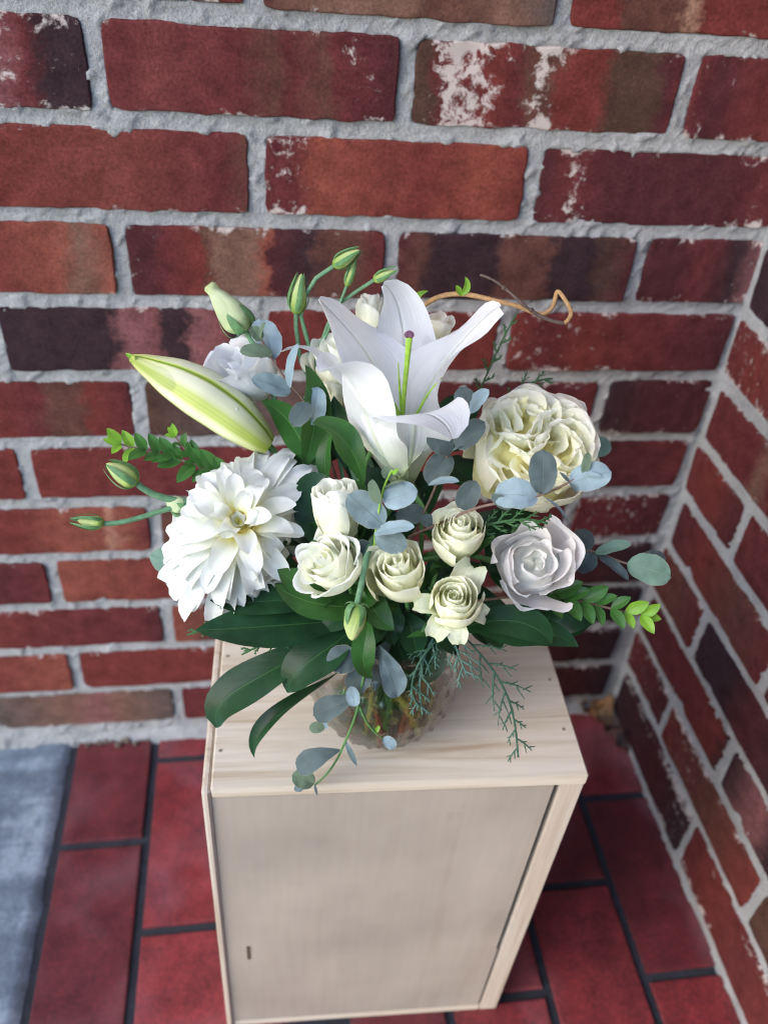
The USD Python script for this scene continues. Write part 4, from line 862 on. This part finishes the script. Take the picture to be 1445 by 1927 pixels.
# --- leaves: helper for eucalyptus sprigs
def sprig(name, label, cat, stem, leaves, stem_mat='stem_brown', r=.0011, lname='leaf', group=None, shape='round', into=None, rough=.03):
    pts = [P(*q) for q in stem]
    nd = thing(name, pts[0], label, cat, group)
    if into is not None: pts = stem_down(pts[0], seed=into)[::-1] + pts
    obj('stem', tube(pts, [r * 1.15, r * .55], 7, 8 * len(pts)), stem_mat, nd)
    for k, lf in enumerate(leaves):
        (b, t, w, m) = lf[:4]; o = lf[4] if len(lf) > 4 else {}
        bp, tp = P(*b), P(*t); D = (b[2] + t[2]) / 2
        nrm = V(*o.get('n', (0, .25, 1)))
        arch = o.get('arch', .08)
        mid = (bp + tp) / 2 + nrm * np.linalg.norm(tp - bp) * arch
        if 'mid' in o: mid = P(*o['mid'])
        obj(lname, ribbon([bp, mid, tp], px(w / 2, D), nrm, o.get('shape', shape), ns=16, nt=9, cup=o.get('cup', .12), fold=o.get('fold', .10), ruf=o.get('ruf', .06), seed=k + 3, rough=rough, crinkle=.25), m, nd)
    return nd
EU = 'eucalyptus'
sprig('eucalyptus_sprig', 'eucalyptus sprig over the white lisianthus left of the lily', EU, [(600, 800, .495), (575, 757, .475), (545, 722, .462), (510, 672, .455), (488, 630, .452)],
      [((515, 676, .456), (487, 600, .462), 52, 'leaf_bluepale', {'n': (.3, .3, .9)}), ((512, 664, .452), (451, 661, .444), 30, 'leaf_sage'), ((492, 640, .452), (473, 614, .448), 24, 'leaf_sage'), ((490, 638, .450), (500, 605, .444), 15, 'leaf_sage', {'n': (-.6, .2, .6)}),
       ((547, 738, .458), (473, 712, .448), 42, 'leaf_blue'), ((546, 730, .456), (562, 646, .448), 24, 'leaf_bluepale', {'n': (-.5, .3, .8), 'fold': .3}), ((582, 758, .468), (552, 803, .462), 40, 'leaf_grey'), ((590, 800, .478), (598, 728, .474), 48, 'leaf_bluepale', {'n': (-.1, .3, .9)})], into=81)
sprig('eucalyptus_sprig', 'eucalyptus sprig between the lily and the cream garden rose', EU, [(770, 1020, .49), (800, 960, .478), (845, 850, .462), (868, 800, .456), (884, 770, .452)],
      [((882, 782, .452), (866, 728, .448), 42, 'leaf_grey'), ((884, 776, .450), (920, 733, .444), 33, 'leaf_bluepale', {'n': (-.2, .5, .8)}), ((858, 842, .455), (912, 794, .448), 46, 'leaf_grey', {'n': (.1, .4, .9)}), ((852, 848, .460), (803, 822, .456), 46, 'leaf_grey'),
       ((845, 852, .464), (806, 912, .462), 50, 'leaf_grey'), ((850, 850, .458), (890, 832, .452), 24, 'leaf_blue', {'n': (.1, .8, .5)}), ((806, 912, .456), (864, 906, .446), 22, 'leaf_bluepale', {'n': (0, .7, .7)}), ((868, 960, .452), (896, 905, .446), 44, 'leaf_grey', {'n': (-.1, .2, .95)}),
       ((800, 962, .480), (745, 980, .474), 40, 'leaf_grey'), ((792, 975, .47), (840, 1000, .466), 34, 'leaf_grey', {'n': (.3, .3, .9)})], into=82)
sprig('eucalyptus_sprig', 'eucalyptus tip standing up in front of the lily throat, centre', EU, [(702, 1060, .456), (706, 1010, .444), (714, 955, .436), (722, 920, .432), (738, 885, .428)],
      [((722, 988, .438), (655, 930, .438), 60, 'leaf_blue', {'n': (-.1, .2, .95)}), ((722, 944, .432), (786, 924, .426), 54, 'leaf_bluepale', {'n': (.1, .3, .9)}), ((713, 948, .432), (700, 902, .426), 24, 'leaf_sage', {'n': (-.4, .1, .9)}), ((722, 920, .430), (761, 906, .424), 15, 'leaf_sage', {'n': (.1, .8, .5)}),
       ((733, 900, .430), (722, 878, .428), 22, 'leaf_sage'), ((738, 892, .428), (750, 883, .425), 8, 'leaf_lime'), ((704, 1004, .438), (780, 992, .428), 33, 'leaf_bluepale', {'n': (.1, .6, .75)}), ((706, 1006, .442), (766, 1030, .438), 46, 'leaf_blue', {'n': (.2, -.1, .95)}), ((702, 1045, .452), (668, 1020, .45), 30, 'leaf_grey')], 'stem_lime', into=83)
sprig('eucalyptus_sprig', 'eucalyptus sprig lying across the cream garden rose', EU, [(770, 1010, .48), (850, 975, .448), (920, 950, .428), (1015, 932, .420), (1075, 905, .418), (1105, 886, .416)],
      [((1020, 930, .419), (1021, 846, .420), 54, 'leaf_grey', {'n': (-.1, .1, .99)}), ((1012, 936, .420), (930, 934, .424), 62, 'leaf_bluepale', {'n': (.1, .3, .9), 'mid': (970, 930, .418)}), ((965, 955, .424), (926, 930, .421), 26, 'leaf_grey', {'n': (-.7, .0, .7)}), ((1070, 910, .418), (1150, 888, .414), 56, 'leaf_bluepale', {'n': (.15, .3, .9)}), ((1098, 892, .416), (1107, 851, .413), 18, 'leaf_sage'),
       ((1022, 934, .418), (1070, 984, .414), 15, 'leaf_blue', {'n': (.7, .2, .5), 'shape': 'leaf'}), ((1098, 890, .414), (1134, 898, .412), 9, 'leaf_bluepale', {'shape': 'leaf'}), ((1072, 908, .416), (1052, 888, .413), 8, 'leaf_grey', {'shape': 'leaf'}), ((1072, 908, .416), (1086, 928, .413), 8, 'leaf_grey', {'shape': 'leaf'})], 'stem_brown', into=84)
sprig('eucalyptus_sprig', 'eucalyptus sprig reaching furthest right beside the blush lisianthus', EU, [(990, 1120, .50), (1070, 1040, .50), (1130, 1042, .495), (1185, 1062, .49)],
      [((1180, 1062, .488), (1262, 1088, .482), 62, 'leaf_seagreen', {'n': (.2, .3, .9)}), ((1120, 1042, .494), (1188, 1024, .486), 28, 'leaf_seagreen', {'n': (0, .6, .7)}), ((1122, 1044, .494), (1182, 1092, .488), 26, 'leaf_grey', {'n': (.3, .5, .7)}), ((1090, 1040, .499), (1100, 995, .498), 44, 'leaf_grey'), ((1088, 1042, .499), (1112, 1075, .499), 46, 'leaf_grey'), ((1200, 1055, .50), (1252, 1048, .50), 30, 'leaf_grey')], 'stem_brown', into=85)
sprig('eucalyptus_sprig', 'eucalyptus sprig trailing down in front of the glass vase', EU, [(715, 1190, .478), (692, 1250, .476), (672, 1335, .484), (648, 1400, .494), (622, 1448, .504), (592, 1478, .508)],
      [((672, 1242, .470), (614, 1240, .466), 54, 'leaf_grey', {'n': (0, .2, .97)}), ((674, 1312, .482), (590, 1348, .488), 50, 'leaf_grey', {'n': (-.2, .4, .9), 'shape': 'obovate'}), ((660, 1292, .474), (668, 1330, .474), 26, 'leaf_bluepale'), ((612, 1366, .49), (582, 1372, .49), 22, 'leaf_sage'), ((608, 1348, .488), (616, 1374, .488), 8, 'leaf_bluepale', {'shape': 'leaf'}),
       ((640, 1412, .498), (560, 1450, .500), 46, 'leaf_grey', {'n': (-.1, .4, .9), 'shape': 'obovate', 'mid': (600, 1425, .494)}), ((592, 1474, .506), (550, 1458, .504), 36, 'leaf_sage'), ((572, 1482, .508), (553, 1485, .506), 14, 'leaf_blue'), ((592, 1476, .506), (597, 1497, .505), 6, 'leaf_grey', {'shape': 'leaf'}), ((648, 1392, .494), (672, 1442, .498), 11, 'leaf_blue', {'shape': 'leaf'}),
       ((712, 1215, .474), (748, 1312, .480), 52, 'leaf_blue', {'n': (.3, .3, .9), 'shape': 'obovate'}), ((690, 1250, .478), (660, 1300, .48), 48, 'leaf_grey', {'n': (.2, .2, .9)})], 'stem_green', into=86)
sprig('eucalyptus_sprig', 'short eucalyptus shoot with bright blue tip against the vase', EU, [(676, 1328, .484), (698, 1370, .488), (722, 1392, .492)], [((722, 1388, .491), (744, 1408, .491), 22, 'leaf_bluepale'), ((706, 1380, .49), (714, 1366, .489), 8, 'leaf_lime')], 'stem_green', r=.0007)
sprig('eucalyptus_sprig', 'single blue-green eucalyptus leaf showing left behind the dahlia', EU, [(420, 1080, .505), (345, 1060, .50)], [((352, 1062, .498), (280, 1046, .492), 56, 'leaf_seagreen', {'n': (0, .1, .99), 'shape': 'leaf'})], 'stem_green')
sprig('eucalyptus_sprig', 'eucalyptus leaf showing right behind the cream garden rose', EU, [(1060, 900, .53), (1105, 850, .53)], [((1105, 850, .53), (1150, 835, .528), 40, 'leaf_seagreen')], 'stem_green')

# --- big dark leaves
DL = 'foliage'
def dark(label, stem, leaves, into=None):
    pts = [P(*q) for q in stem]
    nd = thing('leaf_branch', pts[0], label, DL)
    if into is not None: pts = stem_down(pts[0], seed=into)[::-1] + pts
    obj('stem', tube(pts, [.0018, .0011], 7, 20), 'stem_green', nd)
    for k, (cl, w, m, n, o) in enumerate(leaves):
        D = np.mean([q[2] for q in cl])
        obj('leaf', ribbon([P(*q) for q in cl], px(w / 2, D), [V(*q) for q in n] if isinstance(n, list) else V(*n), o.get('shape', 'leaf'), ns=22, nt=11, cup=o.get('cup', .05), fold=o.get('fold', .14), ruf=o.get('ruf', .08), rf=o.get('rf', 1.6), seed=k + 11, twist=o.get('tw', 0)), m, nd)
    return nd
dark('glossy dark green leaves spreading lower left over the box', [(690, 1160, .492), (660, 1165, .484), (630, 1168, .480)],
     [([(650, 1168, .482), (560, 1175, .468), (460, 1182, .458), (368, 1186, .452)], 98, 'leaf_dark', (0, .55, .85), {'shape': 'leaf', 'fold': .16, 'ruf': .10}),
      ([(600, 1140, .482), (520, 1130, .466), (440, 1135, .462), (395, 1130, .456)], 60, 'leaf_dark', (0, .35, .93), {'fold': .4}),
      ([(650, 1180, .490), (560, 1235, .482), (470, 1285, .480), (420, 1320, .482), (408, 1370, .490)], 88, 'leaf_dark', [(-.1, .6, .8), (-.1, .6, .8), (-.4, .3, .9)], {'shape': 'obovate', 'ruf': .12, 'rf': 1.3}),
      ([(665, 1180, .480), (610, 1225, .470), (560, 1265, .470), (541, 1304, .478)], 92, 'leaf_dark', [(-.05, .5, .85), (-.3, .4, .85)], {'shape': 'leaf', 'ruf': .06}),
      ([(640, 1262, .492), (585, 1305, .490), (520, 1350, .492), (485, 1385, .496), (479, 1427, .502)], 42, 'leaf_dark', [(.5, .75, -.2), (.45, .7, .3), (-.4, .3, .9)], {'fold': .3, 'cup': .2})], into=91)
dark('pair of mid green leaves cupping the ruffled spray rose', [(700, 1120, .48), (660, 1130, .47), (640, 1128, .465)],
     [([(650, 1125, .466), (600, 1118, .454), (555, 1095, .450), (522, 1072, .446)], 74, 'leaf_mid', (.2, .4, .9), {'fold': .12}), ([(690, 1140, .464), (620, 1140, .452), (560, 1125, .446), (517, 1100, .444)], 78, 'leaf_mid', (.1, .6, .8), {'fold': .1, 'ruf': .12})], into=92)
dark('rounded dark leaf behind the closed spray rose bud', [(650, 1060, .485), (640, 1020, .478)], [([(640, 1020, .476), (610, 970, .470), (600, 925, .468), (612, 893, .466)], 105, 'leaf_dark', (-.2, .2, .95), {'shape': 'round', 'fold': .2}), ([(655, 1000, .474), (660, 940, .468), (645, 905, .466)], 80, 'leaf_mid', (.3, .3, .9), {'shape': 'round'})], into=93)
dark('slender arching leaves between the dahlia and the lily', [(660, 980, .498), (650, 930, .49)],
     [([(684, 915, .478), (668, 860, .470), (632, 815, .464), (588, 798, .458)], 62, 'leaf_mid', [(-.5, .1, .8), (-.2, .5, .8), (.1, .7, .7)], {'fold': .3, 'shape': 'obovate'}), ([(570, 880, .490), (588, 820, .482), (592, 750, .476), (574, 686, .470)], 62, 'leaf_mid', (.5, .2, .85), {'fold': .3}),
      ([(590, 880, .492), (555, 810, .486), (520, 770, .482), (492, 755, .478)], 58, 'leaf_mid', (-.2, .4, .9), {'fold': .1}), ([(650, 880, .490), (640, 810, .486), (628, 745, .482)], 50, 'leaf_dark', (-.3, .2, .9), {'fold': .2}), ([(618, 920, .488), (612, 860, .482), (628, 800, .480)], 40, 'leaf_mid', (-.6, .2, .7), {'fold': .2})], into=94)
dark('broad dark leaf pointing right under the lowest spray rose', [(800, 1180, .49), (850, 1188, .478)],
     [([(840, 1190, .474), (905, 1172, .462), (980, 1172, .456), (1038, 1212, .456)], 70, 'leaf_dark', (0, .55, .85), {'shape': 'obovate', 'fold': .12}), ([(900, 1190, .490), (980, 1188, .482), (1040, 1195, .478), (1088, 1217, .476)], 66, 'leaf_dark', (.05, .5, .85), {'fold': .1}), ([(860, 1195, .47), (810, 1192, .462), (765, 1200, .460)], 26, 'leaf_mid', (0, .8, .5), {'fold': .2})], into=95)
dark('small pointed leaves beside the hanging green bud', [(700, 1090, .476), (695, 1130, .470)],
     [([(692, 1110, .462), (705, 1150, .452), (742, 1186, .448)], 56, 'leaf_mid', (.1, .4, .9), {'fold': .3}), ([(688, 1100, .462), (694, 1130, .454), (708, 1132, .45)], 44, 'leaf_mid', (-.2, .3, .9), {}), ([(692, 1165, .464), (686, 1215, .458), (684, 1250, .460), (702, 1277, .464)], 46, 'leaf_mid', [(-.5, .2, .8), (.4, .3, .8)], {'fold': .3}), ([(665, 1180, .468), (690, 1200, .462), (700, 1210, .46)], 40, 'leaf_mid', (0, .5, .8), {})], into=96)
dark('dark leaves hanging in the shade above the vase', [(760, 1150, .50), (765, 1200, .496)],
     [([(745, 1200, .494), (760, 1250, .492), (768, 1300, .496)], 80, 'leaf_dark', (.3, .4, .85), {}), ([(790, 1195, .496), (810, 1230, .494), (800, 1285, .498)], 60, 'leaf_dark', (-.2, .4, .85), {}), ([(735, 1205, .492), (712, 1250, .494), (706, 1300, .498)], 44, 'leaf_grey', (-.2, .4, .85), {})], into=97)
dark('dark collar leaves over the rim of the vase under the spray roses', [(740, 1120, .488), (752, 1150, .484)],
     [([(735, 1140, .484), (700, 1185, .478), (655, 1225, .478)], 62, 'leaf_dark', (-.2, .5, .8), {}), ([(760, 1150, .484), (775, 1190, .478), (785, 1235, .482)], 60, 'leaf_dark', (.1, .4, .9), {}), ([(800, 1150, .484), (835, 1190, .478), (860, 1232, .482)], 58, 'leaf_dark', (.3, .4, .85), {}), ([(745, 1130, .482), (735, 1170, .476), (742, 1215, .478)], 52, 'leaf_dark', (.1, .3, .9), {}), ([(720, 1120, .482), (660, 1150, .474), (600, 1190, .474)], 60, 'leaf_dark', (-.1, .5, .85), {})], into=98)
# deep shade foliage that fills the heart of the bunch
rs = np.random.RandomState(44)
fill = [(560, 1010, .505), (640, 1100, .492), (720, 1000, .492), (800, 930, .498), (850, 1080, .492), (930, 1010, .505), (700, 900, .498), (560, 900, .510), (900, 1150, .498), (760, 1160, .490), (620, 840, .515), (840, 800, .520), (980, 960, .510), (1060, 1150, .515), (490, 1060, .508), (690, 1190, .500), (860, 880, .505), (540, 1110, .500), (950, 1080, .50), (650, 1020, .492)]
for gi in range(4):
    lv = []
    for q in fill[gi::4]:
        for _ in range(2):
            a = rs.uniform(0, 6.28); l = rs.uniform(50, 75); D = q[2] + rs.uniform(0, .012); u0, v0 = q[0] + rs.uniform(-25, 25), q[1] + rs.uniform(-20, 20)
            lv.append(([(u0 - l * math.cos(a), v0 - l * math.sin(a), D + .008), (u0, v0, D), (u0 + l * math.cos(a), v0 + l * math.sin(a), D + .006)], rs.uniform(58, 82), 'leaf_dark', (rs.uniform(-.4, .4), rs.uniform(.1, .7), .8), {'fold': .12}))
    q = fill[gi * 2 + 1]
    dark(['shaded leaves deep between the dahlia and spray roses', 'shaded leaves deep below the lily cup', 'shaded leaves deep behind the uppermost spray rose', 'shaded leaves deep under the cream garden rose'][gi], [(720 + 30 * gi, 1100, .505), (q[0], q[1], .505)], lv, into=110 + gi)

# --- boxwood sprigs: small paired leaves, lime at the tip
def box_sprig(label, stem, n, l0, l1, seed, start=.12, limes=3, into=None):
    pts = [P(*q) for q in stem]; nd = thing('boxwood_sprig', pts[0], label, 'greenery')
    c = spline(pts, 60); T = np.gradient(c, axis=0); rs_ = np.random.RandomState(seed)
    obj('stem', tube(pts, [.0011, .0006], 6, 20), 'stem_brown', nd)
    up = V(0, .9, .5)
    for k in range(n):
        f = start + (1 - start) * k / (n - 1); i = min(59, int(f * 59)); d = unit(T[i]); side = unit(np.cross(d, V(0, .25, .95)))
        L = l0 + (l1 - l0) * f; m = 'leaf_lime' if k >= n - limes else 'leaf_box'
        for sg_ in (-1, 1):
            ang = rs_.uniform(.45, .8); dr = unit(d * math.cos(ang * 1.1) + side * sg_ * math.sin(ang * 1.35) + V(rs_.uniform(-.2, .2), 0, rs_.uniform(.0, .5)) * .5)
            Lk = L * rs_.uniform(.8, 1.12)
            nrm = unit(V(rs_.uniform(-.3, .3), .35 + rs_.uniform(-.3, .3), .8) )
            obj('leaf', ribbon([c[i], c[i] + dr * Lk * .5 + nrm * Lk * .08, c[i] + dr * Lk], Lk * .25, nrm, 'leaf', 10, 7, fold=.22, cup=.1, seed=k), m, nd)
    obj('shoot', ribbon([c[-1], c[-1] + unit(T[-1]) * l1 * .9], l1 * .22, V(0, .4, .9), 'leaf', 8, 5, fold=.3), 'leaf_lime', nd)
    return nd
box_sprig('boxwood sprig reaching left beneath the large lily bud', [(450, 920, .492), (395, 885, .486), (330, 862, .482), (228, 836, .474)], 10, .0185, .0115, 1, limes=2)
box_sprig('boxwood sprig reaching right below the blush lisianthus', [(985, 1120, .488), (1060, 1125, .484), (1120, 1138, .482), (1205, 1158, .480)], 8, .0215, .0135, 2, limes=2)
box_sprig('short boxwood shoot under the lily bud beside the left sprig', [(420, 940, .49), (375, 880, .486), (330, 822, .480)], 4, .012, .008, 3, start=.55, limes=1)

# --- cedar sprays
def cedar(label, stem, seed, material='cedar', tw=.017, n=12, r=.00062, hang=0.0, start=.1, nrm=(0, .35, .93), tip=.45):
    pts = [P(*q) for q in stem]; nd = thing('cedar_spray', pts[0], label, 'greenery'); rs_ = np.random.RandomState(seed)
    c = spline(pts, 80); T = np.gradient(c, axis=0)
    obj('stem', tube(pts, [r * 1.3, r], 6, 40, bump=.2, seed=seed), material, nd)
    N0 = V(*nrm)
    for k in range(n):
        f = start + (1 - start) * k / n; i = int(f * 79); d = unit(T[i]); side = unit(np.cross(d, N0)) * (1 if k % 2 else -1)
        L = tw * (1 - (1 - tip) * f) * rs_.uniform(.7, 1.2)
        dr = unit(d * .80 + side * .60 + N0 * rs_.uniform(-.25, .25) + np.array([0, 0, -hang]))
        e = c[i] + dr * L; mid = c[i] + dr * L * .5 + side * L * .06
        parts = [tube([c[i], mid, e], [r, r * .85, r * .5], 6, 12, bump=.28, seed=k)]
        for j in range(3):
            fj = .3 + .22 * j; o = c[i] + dr * L * fj; s2 = unit(np.cross(dr, N0)) * (1 if j % 2 else -1)
            parts.append(tube([o, o + unit(dr * .8 + s2 * .6 + N0 * rs_.uniform(-.2, .2)) * L * rs_.uniform(.22, .42)], [r * .85, r * .5], 5, 6, bump=.25, seed=j))
        obj('twig', join(*parts), material, nd)
    return nd
cedar('long cedar spray hanging over the right of the box top', [(870, 1195, .490), (915, 1245, .486), (950, 1300, .490), (968, 1360, .498), (975, 1425, .508)], 1, n=12, tw=.024, tip=.4)
cedar('blue-green cedar spray hanging at the right of the vase mouth', [(850, 1195, .484), (866, 1240, .478), (880, 1275, .478)], 2, 'cedar_blue', n=7, tw=.018)
cedar('cedar spray drooping against the glass of the vase', [(820, 1195, .486), (795, 1250, .482), (790, 1300, .486), (795, 1345, .492)], 3, 'cedar_blue', n=9, tw=.018)
cedar('fine cedar spray beside the drooping one, furthest left over the glass', [(830, 1200, .488), (800, 1230, .480), (775, 1290, .482), (790, 1330, .488)], 8, n=6, tw=.015)
cedar('cedar spray standing up right of the lily', [(880, 790, .53), (905, 730, .525), (938, 655, .52), (972, 590, .515)], 4, 'cedar_green', n=10, tw=.014, tip=.25)
cedar('cedar spray tucked under the cream garden rose', [(880, 1000, .462), (930, 985, .452), (985, 978, .448), (1030, 985, .448)], 5, 'cedar_green', n=11, tw=.014)
cedar('small cedar tips poking out left under the dark leaves', [(560, 1190, .486), (490, 1215, .474), (455, 1232, .474)], 6, 'cedar_green', n=6, tw=.010)
cedar('cedar tips showing left below the dahlia', [(470, 1150, .492), (400, 1180, .484), (352, 1195, .48)], 7, 'cedar_green', n=6, tw=.010)
cedar('short cedar tips showing over the garden rose', [(950, 760, .53), (1000, 720, .525), (1040, 712, .52)], 9, 'cedar_green', n=6, tw=.012)

# --- cut stems that show through the water
for k, (a0, a1, m_, r_) in enumerate([((-.016, -.014, .064), (-.004, -.034, .007), 'stem_red', .0019), ((.020, -.016, .064), (.010, -.030, .007), 'stem_red', .0021), ((-.004, -.020, .064), (.018, -.026, .012), 'stem_yellow', .0026), ((-.010, -.022, .060), (-.012, -.028, .018), 'stem_yellow', .0018), ((.004, -.012, .064), (.0, -.026, .007), 'stem_green', .0018), ((-.024, -.008, .06), (-.020, -.024, .010), 'stem_red', .0014), ((.024, -.006, .06), (.024, -.020, .012), 'stem_yellow', .0019)]):
    p0, p1 = VC + np.array(a0), VC + np.array(a1); nd = thing('cut_stem', p0, ['rust red stem under water nearest the left of the vase', 'rust red stem under water slanting left at the vase front', 'thick yellow stem slanting right under water', 'short yellow stem upright under water', 'green stem straight down under water, middle', 'thin rust red stem furthest left under water', 'yellow stem under water furthest right'][k], 'stem')
    obj('stem', tube([p0 * .7 + (NECK + (p0 - VC) * [.8, .8, 0]) * .3, p0, (p0 + p1) / 2 + V(.5, 0, .2) * .001, p1], r_, 8, 16, bump=.08, seed=k), m_, nd)
    rs_ = np.random.RandomState(k)
    for j in range(3):
        o = p0 + (p1 - p0) * rs_.uniform(.2, .9); q_ = o + V(rs_.uniform(-1, 1), rs_.uniform(-.6, .8), .5) * .007
        obj('leaf_stub', ribbon([o, (o + q_) / 2 + V(0, .5, .5) * .001, q_], .0016, V(0, .3, .9), 'leaf', 7, 5, fold=.3), 'stem_yellow', nd)

# --- curly willow twig
wpts = [(800, 640, .52), (783, 592, .505), (815, 563, .498), (868, 553, .492), (935, 566, .486), (985, 580, .482), (1022, 590, .478), (1042, 572, .474), (1049, 548, .470), (1064, 565, .468), (1074, 592, .466), (1062, 608, .466)]
wt = thing('willow_twig', P(*wpts[0]), 'curly tan willow twig curving out to the right above the lily', 'twig')
obj('branch', tube([P(*q) for q in wpts], [.0016, .0015, .0013, .0012], 8, 90, bump=.06), 'willow', wt)
obj('shoot', tube([P(*q) for q in [(1062, 608, .466), (1012, 592, .470), (985, 573, .474), (950, 542, .478), (904, 517, .482)]], [.0011, .0009, .0007], 7, 40, bump=.25), 'willow_dark', wt)
for q in ((1000, 583, .471), (948, 541, .478)):
    sp_ = trimesh.creation.icosphere(1, .0014); obj('node', (np.array(sp_.vertices) + P(*q), np.array(sp_.faces)), 'willow_dark', wt)
for (b, m_, t) in (((868, 556, .491), (878, 540, .488), (875, 520, .487)), ((868, 556, .491), (862, 546, .489), (858, 536, .488)), ((780, 590, .503), (783, 560, .498), (806, 547, .496)), ((778, 590, .503), (772, 570, .499), (766, 552, .497))):
    obj('leaf', ribbon([P(*b), P(*m_), P(*t)], .0022, V(.3, .2, .9), 'leaf', 9, 5, fold=.4), 'leaf_lime', wt)

# ---------------------------------------------------------------- litter on the floor
def at_floor(u, v, z=.001):
    d = AX @ np.array([(u - PW / 2) / FPX, (v - PH / 2) / FPX, 1.0]); return CAM + d * (z - CAM[2]) / d[2]
for k, (u, v, l, w, m, a, lab) in enumerate([(1118, 1352, .042, .018, 'dry_leaf', 2.2, 'curled orange-brown dead leaf in the corner behind the box'), (1158, 1392, .046, .018, 'dry_leaf_dark', -1.2, 'dark brown dead leaf nearest the right wall'), (1110, 1326, .030, .014, 'dry_leaf', .7, 'small tan dead leaf furthest back in the corner')]):
    o = at_floor(u, v); nd = thing('dead_leaf', o, lab, 'dead leaf'); d = np.array([math.cos(a), math.sin(a), 0])
    obj('blade', ribbon([o - d * l * .5 + [0, 0, .004], o + [0, 0, .012], o + d * l * .5 + [0, 0, .003]], w, (.2, -.3, .9), 'leaf', 14, 9, cup=.9, ruf=.6, seed=k + 5, crinkle=1.2), m, nd)
rs = np.random.RandomState(9)
cl = thing('mortar_crumbs', at_floor(210, 1392), 'mortar crumbs and grit lying at the foot of the wall, left', 'crumbs', kind='stuff')
ms = []
for k in range(13):
    o = at_floor(210 + rs.normal(0, 38), 1398 + rs.normal(0, 9)); sc_ = rs.uniform(.0012, .0042)
    m_ = trimesh.creation.icosphere(1, sc_); vv = np.array(m_.vertices) * (1 + rs.uniform(-.3, .3, (len(m_.vertices), 1))) * [1.2, 1, .7]; ms.append((vv + o + [0, 0, sc_ * .4], np.array(m_.faces)))
obj('crumbs', join(*ms)[:2], 'grit', cl, smooth=False)
